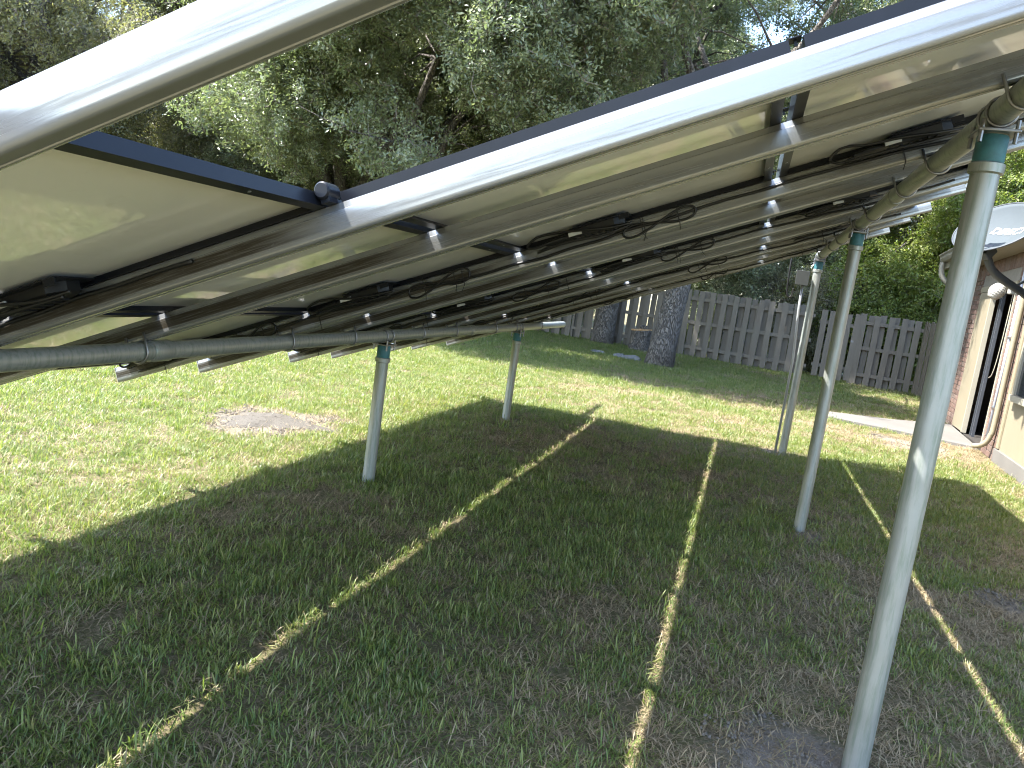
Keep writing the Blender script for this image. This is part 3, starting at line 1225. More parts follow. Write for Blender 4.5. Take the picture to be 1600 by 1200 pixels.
# beige siding wall near the camera
hb('siding_wall', (-6.5, -0.30, 0.02), (-0.02, -0.02, 2.62), 'beige_paint')
hb('foundation', (-6.5, -0.28, -0.2), (0.0, 0.012, 0.16), 'concrete', 0.006)
hb('corner_trim', (-0.13, -0.019, 0.17), (-0.022, 0.004, 2.58), 'beige_trim', 0.004)
# window in the siding
w = hb('window', (-1.75, -0.06, 0.86), (-0.42, 0.006, 2.12), 'glass_dark')
hb('sill', (-1.85, -0.05, 0.78), (-0.30, 0.05, 0.855), 'cream_paint', 0.006, w)
hb('frame', (-0.415, -0.05, 0.86), (-0.32, 0.03, 2.2), 'cream_paint', 0.004, w)
hb('frame', (-1.84, -0.05, 0.86), (-1.755, 0.03, 2.2), 'cream_paint', 0.004, w)
hb('frame', (-1.752, -0.05, 2.125), (-0.418, 0.03, 2.2), 'cream_paint', 0.004, w)
# brick wall cores
hb('wall_core', (0.0, -0.28, -0.1), (0.78, -0.012, 2.62), 'mortar')
hb('wall_core', (3.05, -0.28, -0.1), (4.55, -0.012, 2.62), 'mortar')
hb('wall_core', (0.79, -0.28, 2.26), (3.04, -0.012, 2.62), 'mortar')
hb('end_wall', (4.27, -7.0, -0.1), (4.55, -0.29, 2.62), 'mortar')
hb('back_wall', (-6.5, -7.2, -0.1), (4.55, -7.0, 2.62), 'beige_paint')
# bricks, one by one
bk = G().box((-0.0975, -0.012, -0.0335), (0.0975, 0.0, 0.0335), 0.003)
bme = bpy.data.meshes.new('brick')
bme.from_pydata(bk.v, [], bk.f)
bme.materials.append(MATS['brick'])
bh = G().box((-0.0445, -0.012, -0.0335), (0.0445, 0.0, 0.0335), 0.003)
bmh = bpy.data.meshes.new('brick')
bmh.from_pydata(bh.v, [], bh.f)
bmh.materials.append(MATS['brick'])
slots = []


def course(x0, x1, z, odd):
    x = x0
    if odd:
        slots.append((x + 0.0495, z, 'h'))
        x += 0.105
    while x + 0.2 <= x1 + 0.01:
        slots.append((x + 0.1025, z, 'f'))
        x += 0.209
    if x1 - x > 0.08:
        slots.append((x + 0.0495, z, 'h'))


zc = 0.04
ci = 0
while zc < 2.45:
    course(0.0, 0.76, zc, ci % 2)
    course(3.07, 4.5, zc, ci % 2)
    zc += 0.0765
    ci += 1
slots.sort(key=lambda q: q[0])
rest = G()
cnt = 0
for x, z, k in slots:
    jx, jy = random.uniform(-.002, .002), random.uniform(-.0015, .003)
    if cnt < 300:
        share('brick', bme if k == 'f' else bmh, house, (x + jx, jy, z), (0, random.gauss(0, .004), 0))
        cnt += 1
    else:
        src = bk if k == 'f' else bh
        rest.add([(a + x + jx, b + jy, c + z) for a, b, c in src.v], src.f)
if rest.v:
    o = rest.obj('brick', 'brick', house)
    o['kind'] = 'stuff'
# soldier course under the eave
x = 0.04
while x < 4.5:
    share('soldier_brick', bme, house, (x, random.uniform(-.001, .003), 2.53), (0, PI / 2, 0))
    x += 0.0765
# doorway: lintel, jambs, dark room, sliding panel
hb('lintel', (0.77, -0.10, 2.17), (3.06, 0.010, 2.255), 'beige_trim', 0.004)
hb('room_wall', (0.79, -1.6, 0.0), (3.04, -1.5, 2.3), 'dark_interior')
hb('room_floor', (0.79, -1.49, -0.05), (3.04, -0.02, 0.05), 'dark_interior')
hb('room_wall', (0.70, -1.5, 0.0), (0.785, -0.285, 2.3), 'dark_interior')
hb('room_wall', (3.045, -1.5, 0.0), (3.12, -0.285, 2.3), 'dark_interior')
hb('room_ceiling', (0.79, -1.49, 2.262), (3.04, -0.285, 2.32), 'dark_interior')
dr = hb('door', (2.20, -0.045, 0.07), (3.045, 0.004, 2.165), 'beige_paint', 0.004)
hb('door_edge', (2.16, -0.055, 0.06), (2.197, 0.012, 2.165), 'cream_paint', 0.003, dr)
hb('door_track', (1.90, -0.12, 0.052), (1.93, -0.08, 2.165), 'dish_dark')
hb('door_track', (2.04, -0.12, 0.052), (2.06, -0.08, 2.165), 'dish_dark')
hb('jamb', (0.762, -0.10, 0.05), (0.80, 0.006, 2.165), 'cream_paint', 0.003)
hb('storage_box', (0.85, -0.5, 0.052), (1.25, -0.1, 0.55), 'red_box', 0.01)
G().tube(catmull([(1.2, -0.06, 2.1), (1.17, -0.05, 1.6), (1.22, -0.05, 1.2), (1.27, -0.04, 1.0), (1.36, -0.03, 0.95)], 8), 0.007, 8).obj('hanging_cable', 'cream_paint', house, True)
# conduit and downspout on the brick by the corner
G().tube([(0.40, 0.025, 0.12), (0.40, 0.025, 1.3), (0.40, 0.025, 2.5)], 0.019, 12).obj('conduit', 'pale_blue_pipe', house, True)
for z in (0.6, 1.5, 2.2):
    G().box((0.365, 0.0035, z), (0.435, 0.048, z + 0.025)).obj('conduit_strap', 'steel', house)
g = G()
sp = [(0.06, 0.055, 2.45), (0.06, 0.05, 2.3), (0.06, 0.05, 1.2), (0.06, 0.05, 0.42), (0.07, 0.06, 0.30), (0.10, 0.085, 0.20), (0.17, 0.13, 0.14), (0.25, 0.18, 0.115)]
g.tube(catmull(sp, 5), 0.032, 14)
g.obj('downspout', 'beige_trim', house, True)
# eave: soffit, fascia, gutter, roof
hb('soffit', (-6.8, -0.3, 2.625), (5.05, 0.30, 2.65), 'beige_paint')
hb('fascia', (-6.8, 0.301, 2.62), (5.05, 0.33, 2.86), 'beige_trim', 0.003)
gp = [(0.0, 0.13), (0.0, 0.0), (0.07, 0.0), (0.095, 0.05), (0.10, 0.09), (0.125, 0.115), (0.125, 0.13), (0.118, 0.13), (0.118, 0.118), (0.092, 0.092), (0.088, 0.053), (0.066, 0.006), (0.006, 0.006), (0.006, 0.13)]
g = G()
k = len(gp)
g.add([(x, 0.332 + a, 2.735 + b) for x in (-6.8, 5.05) for a, b in gp], [(i, (i + 1) % k, k + (i + 1) % k, k + i) for i in range(k)] + [tuple(range(k)), tuple(range(2 * k - 1, k - 1, -1))])
g.obj('gutter', 'white_gutter', house)
g = G().tube(catmull([(4.9, 0.39, 2.73), (4.9, 0.39, 2.62), (4.9, 0.34, 2.46), (4.85, 0.16, 2.32), (4.72, 0.06, 2.2), (4.66, 0.05, 1.2), (4.66, 0.05, 0.1)], 6), 0.045, 12)
g.obj('downspout', 'white_gutter', house, True)
g = G()
g.add([(-6.9, 0.38, 2.87), (5.15, 0.38, 2.87), (5.15, -3.6, 4.50), (-6.9, -3.6, 4.50), (-6.9, 0.38, 2.90), (5.15, 0.38, 2.90), (5.15, -3.6, 4.53), (-6.9, -3.6, 4.53), (5.15, -7.8, 2.87), (-6.9, -7.8, 2.87), (5.15, -7.8, 2.84), (-6.9, -7.8, 2.84)],
      [(0, 3, 2, 1), (4, 5, 6, 7), (0, 1, 5, 4), (7, 6, 8, 9), (3, 11, 10, 2), (8, 10, 11, 9), (1, 2, 6, 5), (0, 4, 7, 3), (2, 10, 8, 6), (3, 7, 9, 11)])
rf = g.obj('roof', 'roof_brown', house)
g = G().add([(4.55, -0.05, 2.63), (4.55, -7.0, 2.63), (4.55, -3.6, 4.4), (4.5, -0.05, 2.63), (4.5, -7.0, 2.63), (4.5, -3.6, 4.4)], [(0, 1, 2), (3, 5, 4), (0, 3, 4, 1), (1, 4, 5, 2), (2, 5, 3, 0)])
g.obj('gable', 'beige_paint', house)
# lamp under the eave
lp = empty('wall_lamp', (3.13 + 0.076 * 0.95 - 0.02, HY0 + 0.95, 2.13))
tag(lp, 'ribbed white wall lamp over the open side door', 'lamp')
G().box((-0.03, -0.06, -0.05), (0.06, 0.06, 0.07), 0.01).obj('base', 'white_plastic', lp)
g = G()
pf = []
for k in range(15):
    u = k / 14
    pf.append((0.035 + 0.062 * math.sin(PI * (0.12 + 0.8 * u)) + (0.004 if k % 2 else 0), -0.20 * u))
g.lathe(pf, 18)
o = g.obj('globe', 'white_plastic', lp)
o.location = (-0.12, 0, 0.05)
o.rotation_euler = (0, 0.45, 0)

# ------------------------------------------------------------------ satellite dish
def ray(u, v):
    """a direction in the scene for a point of the picture plane, used to find where things stand"""
    d = fw * 1203.0 + cr * (u - 800) - cu * (v - 600)
    return d.normalized()


def at_y(u, v, y):
    d = ray(u, v)
    return Vector((0, 0, CAM_H)) + d * (y / d.y)


dc = at_y(1556, 354, 9.5)
mount = Vector((3.13 + 0.076 * (10.0 - HY0) - 0.015, 10.0, 1.93))
dish = empty('satellite_dish', mount)
tag(dish, 'grey oval satellite dish on a dark arm fixed to the house wall', 'satellite dish')
nrm = Vector((-0.60, -0.42, 0.62)).normalized()
dx = Vector((0, 0, 1)).cross(nrm)
dx.normalize()
dx = (Matrix.Rotation(math.radians(-4), 3, nrm) @ dx)
dy = nrm.cross(dx)
DR = Matrix((dx, dy, nrm)).transposed()
A_, B_ = 0.48, 0.385


def dish_pt(u, a, off=0.0):
    return Vector((A_ * u * math.cos(a), B_ * u * math.sin(a), 0.13 * u * u - 0.13 + off))


def dish_local(p):
    return (DR @ Vector(p)) + dc - mount


vs_, fs_ = [], []
nr, na = 10, 48
for off in (0.0, -0.008):
    for i in range(nr + 1):
        for j in range(na):
            vs_.append(dish_local(dish_pt(max(i / nr, 0.001), 2 * PI * j / na, off)))
M_ = (nr + 1) * na
for i in range(nr):
    for j in range(na):
        fs_.append((i * na + j, i * na + (j + 1) % na, (i + 1) * na + (j + 1) % na, (i + 1) * na + j))
        fs_.append((M_ + i * na + j, M_ + (i + 1) * na + j, M_ + (i + 1) * na + (j + 1) % na, M_ + i * na + (j + 1) % na))
for j in range(na):
    fs_.append((nr * na + j, nr * na + (j + 1) % na, M_ + nr * na + (j + 1) % na, M_ + nr * na + j))
mesh_obj('reflector', vs_, fs_, 'dish_grey', dish, True)
g = G().tube([dish_local(dish_pt(1.0, 2 * PI * j / 64, -0.004)) for j in range(64)], 0.008, 8, closed=True)
g.obj('rim', 'dish_dark', dish, True)
# lettering on the face
cu_ = bpy.data.curves.new('lettering', 'FONT')
cu_.body = 'DIRECTV'
cu_.size = 0.125
cu_.align_x = 'CENTER'
cu_.align_y = 'CENTER'
cu_.extrude = 0.0
cu_.offset = 0.004
cu_.shear = 0.25
tmp = bpy.data.objects.new('lettering_source', cu_)
COL.objects.link(tmp)
dg = bpy.context.evaluated_depsgraph_get()
tme = bpy.data.meshes.new_from_object(tmp.evaluated_get(dg))
bpy.data.objects.remove(tmp)
bm = bmesh.new()
bm.from_mesh(tme)
bmesh.ops.subdivide_edges(bm, edges=[e for e in bm.edges if e.calc_length() > 0.05], cuts=2)
for v in bm.verts:
    x, y = v.co.x + 0.10, v.co.y + 0.05
    uu = math.hypot(x / A_, y / B_)
    v.co = dish_local((x, y, 0.13 * uu * uu - 0.13 + 0.005))
bm.to_mesh(tme)
bm.free()
tme.materials.clear()
tme.materials.append(MATS['letter_white'])
o = bpy.data.objects.new('lettering', tme)
link(o, dish)
# arm and feed
fp_ = dish_local((0, 0.0, 0.52))
lowp = dish_local(dish_pt(1.0, -PI / 2, -0.02))
g = G().tube(catmull([tuple(dish_local((0, -0.20, -0.16))), tuple(dish_local((0, -0.50, -0.02))), tuple(dish_local((0, -0.36, 0.28))), tuple(fp_)], 6), 0.017, 8)
g.obj('feed_arm', 'dish_grey', dish, True)
g = G().box((-0.11, -0.045, -0.05), (0.11, 0.045, 0.05), 0.015)
o = g.obj('feed_head', 'dish_grey', dish)
o.location = fp_
o.rotation_euler = DR.to_euler()
# back bracket, bent mast and wall foot
bkp = dish_local((0.03, -0.26, -0.13))
g = G().box((-0.07, -0.07, -0.05), (0.07, 0.07, 0.05), 0.012)
o = g.obj('back_bracket', 'dish_dark', dish)
o.location = bkp
o.rotation_euler = DR.to_euler()
elbow = at_y(1553, 425, 9.6) - mount
g = G().tube(catmull([tuple(bkp), tuple(elbow), tuple(elbow * 0.35 + Vector((-.05, -.02, 0.0))), (-0.06, 0, 0.0), (0, 0, -0.02)], 8), 0.042, 12)
g.obj('mast', 'dish_dark', dish, True)
G().box((-0.03, -0.09, -0.13), (0.012, 0.09, 0.10), 0.008).obj('wall_foot', 'dish_dark', dish)
g = G().tube([(0.0, 0.3, 0.35), tuple(elbow * 0.55)], 0.012, 8)
g.obj('strut', 'dish_grey', dish, True)

# ------------------------------------------------------------------ stump and stones
st = empty('tree_stump', (-2.52, 19.75, 0))
tag(st, 'cut tree stump with orange sawn top beside the big trunk', 'stump')
vs_, fs_ = [], []
na = 28
lv = [(0.30, -0.05), (0.27, 0.10), (0.24, 0.35), (0.24, 0.52)]
for r, z in lv:
    for j in range(na):
        a = 2 * PI * j / na
        rr = r * (1 + 0.07 * math.sin(5 * a) + 0.05 * math.sin(9 * a + 1))
        vs_.append((rr * math.cos(a), rr * math.sin(a), z + (0.03 * math.cos(a) if z > 0.5 else 0)))
for i in range(3):
    for j in range(na):
        fs_.append((i * na + j, i * na + (j + 1) % na, (i + 1) * na + (j + 1) % na, (i + 1) * na + j))
mesh_obj('bark', vs_, fs_, 'bark', st, True)
top = [(x * 1.04, y * 1.04, z + 0.001) for x, y, z in vs_[3 * na:]]
g = G().add(top + [(x, y, z + 0.035) for x, y, z in top] + [(0, 0, 0.57)], [tuple((j, (j + 1) % na, na + (j + 1) % na, na + j)) for j in range(na)] + [(na + j, na + (j + 1) % na, 2 * na) for j in range(na)] + [tuple(range(na - 1, -1, -1))])
g.obj('cut_top', 'cut_wood', st)
g = G().box((-0.05, -0.08, 0.575), (0.16, 0.06, 0.66), 0.03)
g.obj('wood_chunk', 'bark', st)


def rock(name, x, y, sx, sy, sz, label, rot):
    bm = bmesh.new()
    bmesh.ops.create_icosphere(bm, subdivisions=3, radius=1)
    for v in bm.verts:
        k = 1 + 0.22 * math.sin(3 * v.co.x + x) * math.cos(4 * v.co.y + y) + random.uniform(-.05, .05)
        v.co = Vector((v.co.x * sx * k, v.co.y * sy * k, max(-0.3, v.co.z) * sz * k))
    me = bpy.data.meshes.new(name)
    bm.to_mesh(me)
    bm.free()
    me.materials.append(MATS['stone_grey'])
    o = bpy.data.objects.new(name, me)
    o.location = (x, y, 0.015)
    o.rotation_euler = (0, 0, rot)
    link(o)
    tag(o, label, 'stone', 'stones near the big trunk')


rock('flat_stone', -2.22, 16.55, 0.22, 0.15, 0.09, 'larger rough grey stone lying just left of the big trunk', 0.3)
rock('flat_stone', -2.52, 16.75, 0.14, 0.12, 0.07, 'middle of three grey stones by the trunk', 1.0)
rock('flat_stone', -3.05, 16.95, 0.17, 0.10, 0.05, 'flat pale stone farthest from the big trunk', 0.1)

# ------------------------------------------------------------------ neighbour's house behind the trees
nb = empty('neighbour_house', (-21, 36, 0), (0, 0, 0.45))
tag(nb, 'pale house with grey roof half hidden behind the oaks', 'house')
G().box((-8, -4, 0), (8, 4, 3.0)).obj('wall', 'cream_paint', nb)
G().add([(-8.6, -4.6, 2.9), (8.6, -4.6, 2.9), (8.6, 4.6, 2.9), (-8.6, 4.6, 2.9), (-8.6, 0, 5.4), (8.6, 0, 5.4)], [(0, 1, 5, 4), (2, 3, 4, 5), (1, 2, 5), (3, 0, 4), (3, 2, 1, 0)]).obj('roof', 'roof_grey', nb)
for xw in (-5, -1, 4):
    G().box((xw - 0.6, -4.04, 0.9), (xw + 0.6, -3.98, 2.2)).obj('window', 'glass_dark', nb)

# ------------------------------------------------------------------ trees
OAK = source_collection('oak_sprigs', [sprig_mesh(f'oak_sprig_{k}', 90, 0.36, 0.066, 'oak_leaf') for k in range(5)])
BRI = source_collection('bright_sprigs', [sprig_mesh(f'bright_sprig_{k}', 84, 0.38, 0.078, 'bright_leaf') for k in range(4)])
OLI = source_collection('olive_sprigs', [sprig_mesh(f'olive_sprig_{k}', 80, 0.38, 0.063, 'olive_leaf', 8) for k in range(4)])
GN = {'oak': (scatter_group('oak_scatter', OAK), 5), 'bright': (scatter_group('bright_scatter', BRI), 4), 'olive': (scatter_group('olive_scatter', OLI), 4)}


def tree(name, label, base, fork, r0, center, radii, lumps, per, kind, lump_r=(0.8, 1.5), lean=(0, 0), seed=1, limb_bias=0.0, dead=0, low=-0.55, group='trees round the yard'):
    rnd = random.Random(seed)
    nr_ = np.random.default_rng(seed)
    root = empty(name, (base[0], base[1], 0))
    tag(root, label, 'tree', group)
    o = Vector((base[0], base[1], 0))
    c = Vector(center)
    g = G()
    # trunk with flared foot
    tp = []
    tr_ = []
    for k in range(9):
        u = k / 8
        tp.append((lean[0] * u + 0.07 * math.sin(3 * u + seed), lean[1] * u + 0.06 * math.cos(2.3 * u + seed) - 0.06, -0.15 + (fork + 0.15) * u))
        tr_.append(r0 * (1.0 - 0.28 * u) * (1 + 0.28 * math.exp(-u * 11)))
    g.tube(tp, tr_, 18)
    ft = Vector(tp[-1])
    # primary limbs
    prim = []
    npr = max(4, lumps // 9)
    for k in range(npr):
        a = 2 * PI * (k + rnd.uniform(-.3, .3)) / npr
        el = rnd.uniform(-0.15, 0.75)
        tgt = c - o + Vector((radii[0] * 0.62 * math.cos(a), radii[1] * 0.62 * math.sin(a), radii[2] * 0.5 * el))
        mid = ft.lerp(tgt, 0.45) + Vector((rnd.uniform(-.5, .5), rnd.uniform(-.5, .5), rnd.uniform(-0.1, 0.9)))
        st_ = Vector(tp[rnd.choice((6, 7, 8))])
        pts = catmull([tuple(st_), tuple(st_.lerp(mid, 0.5) + Vector((rnd.uniform(-.2, .2), rnd.uniform(-.2, .2), 0.1))), tuple(mid), tuple(tgt)], 5)
        rr = r0 * rnd.uniform(0.36, 0.55)
        g.tube(pts, [rr * (1 - 0.75 * i / (len(pts) - 1)) for i in range(len(pts))], 9)
        prim.append(pts)
    P, R, S_, I = [], [], [], []
    grp, nidx = GN[kind]
    for k in range(lumps):
        while True:
            d = Vector((rnd.gauss(0, 1), rnd.gauss(0, 1), rnd.gauss(0.1, 1))).normalized()
            if d.z > low:
                break
        q = rnd.uniform(0.45, 1.0) ** 0.6
        lc = c - o + Vector((d.x * radii[0] * q, d.y * radii[1] * q, d.z * radii[2] * q))
        # nearest primary limb point feeds a branch
        best = min((pt for pts in prim for pt in pts[3:]), key=lambda p: (p - lc).length)
        mid = best.lerp(lc, 0.55) + Vector((rnd.uniform(-.3, .3), rnd.uniform(-.3, .3), rnd.uniform(-.35, .25)))
        pts = catmull([tuple(best), tuple(mid), tuple(lc)], 4)
        rb = 0.055 * rnd.uniform(0.7, 1.4)
        g.tube(pts, [rb * (1 - 0.7 * i / (len(pts) - 1)) for i in range(len(pts))], 6)
        lr = rnd.uniform(*lump_r)
        for tw in range(5):
            e = lc + Vector((rnd.gauss(0, .5), rnd.gauss(0, .5), rnd.gauss(0, .4))) * lr
            m_ = lc.lerp(e, 0.5) + Vector((rnd.uniform(-.12, .12), rnd.uniform(-.12, .12), rnd.uniform(-.12, .12)))
            g.tube([tuple(pts[-3]), tuple(m_), tuple(e)], [0.022, 0.014, 0.006], 4, cap=False)
        nsp = int(1.3 * per * (lr / 1.1) ** 2 * rnd.uniform(0.6, 1.3))
        dd = nr_.normal(size=(nsp, 3))
        dd /= np.linalg.norm(dd, axis=1)[:, None]
        rad = lr * nr_.uniform(0.25, 1.0, nsp) ** 0.5 * (1 + 0.25 * np.sin(dd[:, 0] * 4 + k) * np.sin(dd[:, 1] * 5 + k))
        pp = dd * rad[:, None] * np.array([1.1, 1.1, 0.75]) + np.array(lc)
        P.append(pp)
    P = np.concatenate(P)
    if dead:
        for k in range(dead):
            pts0 = rnd.choice(prim)
            b0 = pts0[rnd.randrange(6, len(pts0) - 2)]
            for tw in range(7):
                e = b0 + Vector((rnd.gauss(0, 1), rnd.gauss(0, 1), rnd.gauss(0, .6))) * 1.1
                g.tube([tuple(b0), tuple(b0.lerp(e, .5) + Vector((0, 0, .15))), tuple(e)], [0.03, 0.018, 0.006], 5, cap=False)
    n_ = len(P)
    trunk = g.obj('trunk', 'bark', root, True)
    R = np.stack([nr_.normal(0, 0.4, n_), nr_.normal(0, 0.4, n_), nr_.uniform(-0.9, 0.9, n_)], 1)
    S_ = nr_.uniform(0.75, 1.35, n_)
    I = nr_.integers(0, nidx, n_)
    cr_ = scatter_obj('crown', P, R, S_, I, grp, root)
    cr_['kind'] = 'stuff'
    return root


tree('live_oak', 'big live oak with a thick grey trunk standing in front of the fence', (-1.55, 16.4), 4.6, 0.265, (-2.2, 16.2, 8.0), (5.4, 4.6, 3.6), 42, 66, 'oak', lean=(0.25, 0.1), seed=11, dead=4)
tree('live_oak', 'live oak with a sunlit trunk foot against the fence left of the stump', (-3.55, 20.3), 4.0, 0.27, (-5.2, 20.8, 7.4), (4.8, 4.0, 3.6), 20, 65, 'oak', seed=12, dead=6)
tree('live_oak', 'spreading live oak with dark crooked limbs behind the short panel column', (-11.8, 20.5), 3.0, 0.38, (-11.4, 19.6, 6.4), (5.2, 4.6, 4.6), 78, 90, 'oak', seed=13, dead=6, low=-0.95)
tree('live_oak', 'grey twiggy oak at the far edge of the yard', (-18.6, 17.5), 3.0, 0.36, (-18.0, 16.8, 6.4), (5.2, 4.6, 5.4), 92, 90, 'olive', seed=14, dead=14, low=-0.85)
tree('live_oak', 'tall live oak rising behind the other oaks', (-8.0, 28.0), 5.0, 0.40, (-8.0, 28.0, 10.0), (6.5, 5.5, 5.5), 70, 85, 'oak', seed=15)
tree('live_oak', 'oak behind the fence over the gate', (2.0, 25.5), 3.4, 0.28, (1.6, 25.5, 5.6), (4.2, 3.2, 3.6), 44, 85, 'oak', seed=16, low=-0.9)
tree('green_tree', 'bright green tree behind the fence corner next to the house', (6.3, 23.5), 2.2, 0.22, (6.0, 23.3, 4.2), (3.4, 2.6, 3.3), 46, 100, 'bright', seed=17, low=-0.95)
tree('green_tree', 'taller bright tree filling the sky above the house eave', (9.5, 27.0), 3.0, 0.25, (9.2, 27.0, 6.4), (4.2, 3.6, 4.6), 48, 90, 'bright', seed=18, low=-0.95)
tree('live_oak', 'tall oak behind the fence in line with the high pipe', (-2.0, 30.0), 5.0, 0.40, (-1.5, 30.0, 9.5), (6.5, 5.0, 5.5), 60, 85, 'oak', seed=19, low=-0.8)
tree('live_oak', 'far oak at the back of the yard behind the grey twiggy oak', (-24.0, 26.0), 4.0, 0.40, (-23.5, 25.5, 7.5), (7.0, 6.0, 7.0), 90, 95, 'olive', seed=20, low=-0.95)
tree('live_oak', 'far oak between the spreading oak and the tall oak', (-15.5, 29.0), 4.0, 0.40, (-15.5, 29.0, 9.0), (6.5, 5.5, 6.0), 64, 85, 'oak', seed=21, low=-0.8)

tree('live_oak', 'far grey oak seen above the nearest rail', (-31.0, 22.0), 4.0, 0.4, (-30.0, 21.5, 7.0), (7.0, 6.0, 7.0), 90, 100, 'olive', seed=24, low=-0.95)
tree('live_oak', 'far dark oak filling the gap behind the twiggy oak', (-22.0, 33.0), 4.0, 0.4, (-22.0, 33.0, 9.5), (7.5, 6.0, 7.5), 70, 85, 'oak', seed=25, low=-0.8)
tree('live_oak', 'dark trunked oak rising behind the corner where the short column ends', (-7.5, 15.0), 3.0, 0.24, (-6.6, 14.6, 6.6), (4.6, 3.4, 4.0), 62, 85, 'oak', seed=22, dead=3, low=-0.85)
for k, (bx_, by_, h_, kd, lb) in enumerate([
        (-0.6, 23.2, 3.0, 'oak', 'leafy shrub behind the fence just right of the big trunk'), (1.3, 22.8, 2.7, 'olive', 'greyish shrub behind the fence left of the gate'),
        (3.0, 22.6, 2.8, 'bright', 'bright shrub behind the gate'), (4.9, 22.0, 3.0, 'bright', 'bright shrub behind the fence corner'),
        (-6.5, 24.0, 3.6, 'oak', 'shrub behind the fence left of the stump'), (-14.0, 24.5, 4.6, 'olive', 'tall grey shrub in front of the neighbouring house'),
        (-18.5, 25.5, 4.6, 'oak', 'tall green shrub in front of the neighbouring house'), (-10.5, 25.0, 4.4, 'oak', 'tall shrub below the tall oak')]):
    tree('shrub', lb, (bx_, by_), h_ * 0.4, 0.08, (bx_, by_, h_ * 0.55), (1.5, 1.1, h_ * 0.5), 14, 95, kd, lump_r=(0.6, 1.0), seed=40 + k, low=-0.95, group='shrubs behind the fence')

# ------------------------------------------------------------------ the grass
tufts = [tuft_mesh(f'tuft_{k:02d}_green', 60, 0.095, 0.022, 0.062, 0.0038, 1.05, 'grass_blade') for k in range(4)]
tufts += [tuft_mesh(f'tuft_{4 + k:02d}_dry', 36, 0.09, 0.03, 0.08, 0.0032, 0.5, 'dry_blade', flat=0.75) for k in range(3)]
tufts += [tuft_mesh(f'tuft_{7 + k:02d}_long', 14, 0.07, 0.05, 0.095, 0.0050, 0.85, 'grass_blade', 4) for k in range(2)]


def clod_mesh(name, n_):
    vs, fs, tint = [], [], []
    for i in range(n_):
        r = 0.11 * math.sqrt(random.random())
        a = random.random() * 2 * PI
        sz = random.uniform(0.003, 0.010)
        o_ = Vector((r * math.cos(a), r * math.sin(a), sz * 0.4))
        k0 = len(vs)
        for d in ((1, 0, 0), (-1, 0, 0), (0, 1, 0), (0, -1, 0), (0, 0, 1), (0, 0, -1)):
            vs.append(tuple(o_ + Vector(d) * sz * random.uniform(0.6, 1.3)))
        for f in ((0, 2, 4), (2, 1, 4), (1, 3, 4), (3, 0, 4), (2, 0, 5), (1, 2, 5), (3, 1, 5), (0, 3, 5)):
            fs.append(tuple(k0 + q for q in f))
    me = bpy.data.meshes.new(name)
    me.from_pydata(vs, [], fs)
    me.materials.append(MATS['grey_soil'])
    return bpy.data.objects.new(name, me)


tufts += [clod_mesh(f'tuft_{9 + k:02d}_clod', 26) for k in range(2)]
TUFT = source_collection('grass_tufts', tufts)
tuft_grp = scatter_group('grass_scatter', TUFT)

NB = 360000
d_ = 0.8 + (27 - 0.8) * rng.random(NB) ** 1.35
az = np.radians(rng.uniform(-78, 48, NB))
X = d_ * np.sin(az)
Y = d_ * np.cos(az)
# thin the near part to a steady density
dens_now = 1.0 / (d_ * (27 - 0.8) * 1.35 * ((d_ - 0.8) / 26.2 + 1e-4) ** (0.35 / 1.35) / 1.0)
area_dens = NB * dens_now / (np.radians(126))
want = np.where(d_ < 5, 400.0, np.clip(400.0 * (5.0 / d_) ** 0.95, 72, 400))
keep = rng.random(NB) < want / np.maximum(area_dens, 1e-6)
house_line = 3.13 + 0.076 * (Y - HY0)
keep &= ~((X > house_line - 0.06) & (Y < 15.3))
keep &= ~in_poly(X, Y, PATH)
keep &= Y < 21.9 - 0.06 * X
for x, y, *_ in POSTS:
    keep &= np.hypot(X - x, Y - y) > 0.05
X, Y, d_ = X[keep], Y[keep], d_[keep]
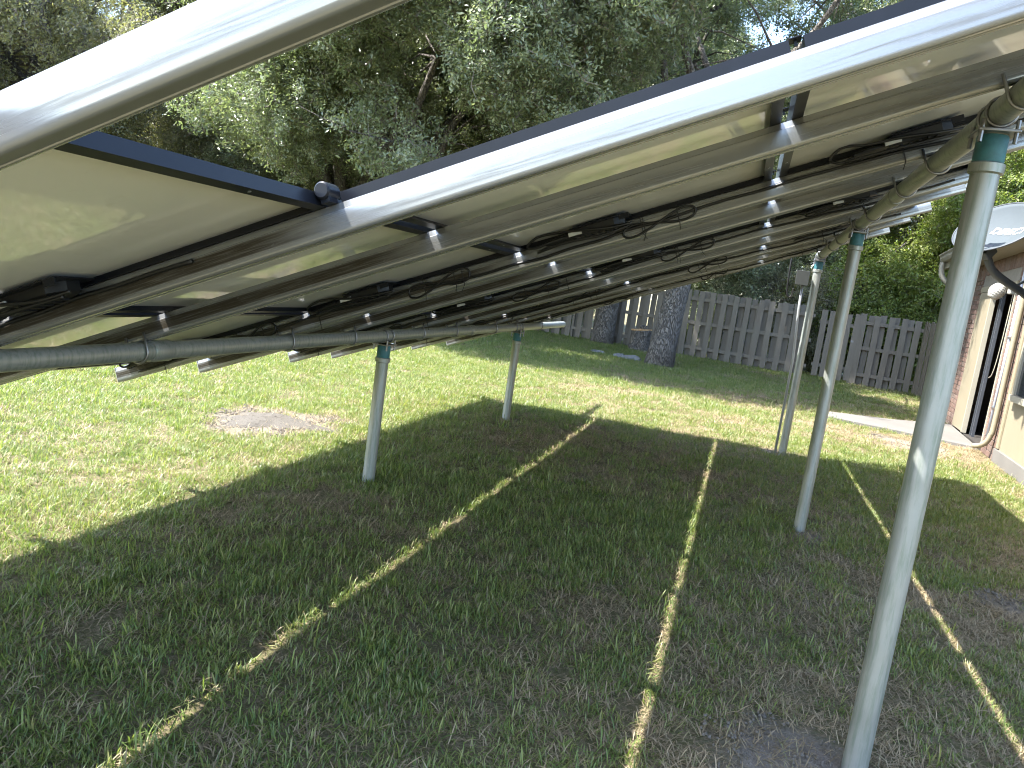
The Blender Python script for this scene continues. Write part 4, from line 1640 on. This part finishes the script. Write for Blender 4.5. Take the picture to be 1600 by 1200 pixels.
# how dry or bare: worn soil under the high side, sandy mound, random patches
dry = 0.20 + 0.55 * np.clip((fbm(X, Y, 21, 1.1, 4) - 0.42) * 3.2, -0.4, 1.0)
worn = np.clip((X + 0.25) / 0.9, 0, 1) * np.clip((7.5 - Y) / 3.0, 0, 1)
dry += worn * (0.10 + 0.9 * np.clip((fbm(X, Y, 33, 1.6, 4) - 0.40) * 3, 0, 1))
strip = np.exp(-((X - 2.0) / 1.3) ** 2) * np.exp(-((Y - 10.8) / 1.2) ** 2)
dry += 0.65 * strip
dry += 0.35 * np.exp(-((X + 1.9) / 0.5) ** 2) * np.clip((fbm(X, Y, 55, 1.8, 3) - .4) * 4, 0, 1) * (Y < 4)
dry = np.where((X < -2.4), dry * 0.36, dry)
bare = np.zeros_like(X)
for nm, x, y, rx, ry, h, ang, *_ in DIRT:
    bare = np.maximum(bare, np.exp(-(((X - x) / rx) ** 2 + ((Y - y) / ry) ** 2) ** 2 * 0.9))
wobn = (fbm(X, Y, 91, 3.2, 4) - 0.5) * 1.5
for x, y, r in BARE:
    q_ = np.hypot(X - x, Y - y) / r + wobn
    bare = np.maximum(bare, 0.93 * np.clip((1.25 - q_) / 0.7, 0, 1))
keep = rng.random(len(X)) > bare * 0.25
dry = np.where(bare > 0.35, 0.95, dry)
X, Y, d_, dry, bare = X[keep], Y[keep], d_[keep], dry[keep], bare[keep]
n = len(X)
r_ = rng.random(n)
isdry = r_ < np.clip(dry, 0.12, 0.97)
idx = np.where(isdry, 4 + rng.integers(0, 3, n), np.where(rng.random(n) < 0.13, 7 + rng.integers(0, 2, n), rng.integers(0, 4, n)))
isclod = (bare > 0.45) & (rng.random(n) < 0.5)
idx = np.where(isclod, 9 + rng.integers(0, 2, n), idx)
scl = rng.uniform(0.6, 1.05, n) * np.where(d_ < 5, 1.0, np.clip((d_ / 5) ** 0.3, 1, 1.5))
scl *= np.where(isdry, 0.95, 0.8 + 0.35 * fbm(X, Y, 71, 0.9, 3))
rot = np.stack([rng.normal(0, 0.12, n), rng.normal(0, 0.12, n), rng.uniform(0, 2 * PI, n)], 1)
Z = ground_z(X, Y)
grass = scatter_obj('grass', np.stack([X, Y, Z], 1), rot, scl, idx, tuft_grp)
tag(grass, 'patchy green and straw coloured lawn grass', 'grass', kind='stuff')
print('grass tufts', n)
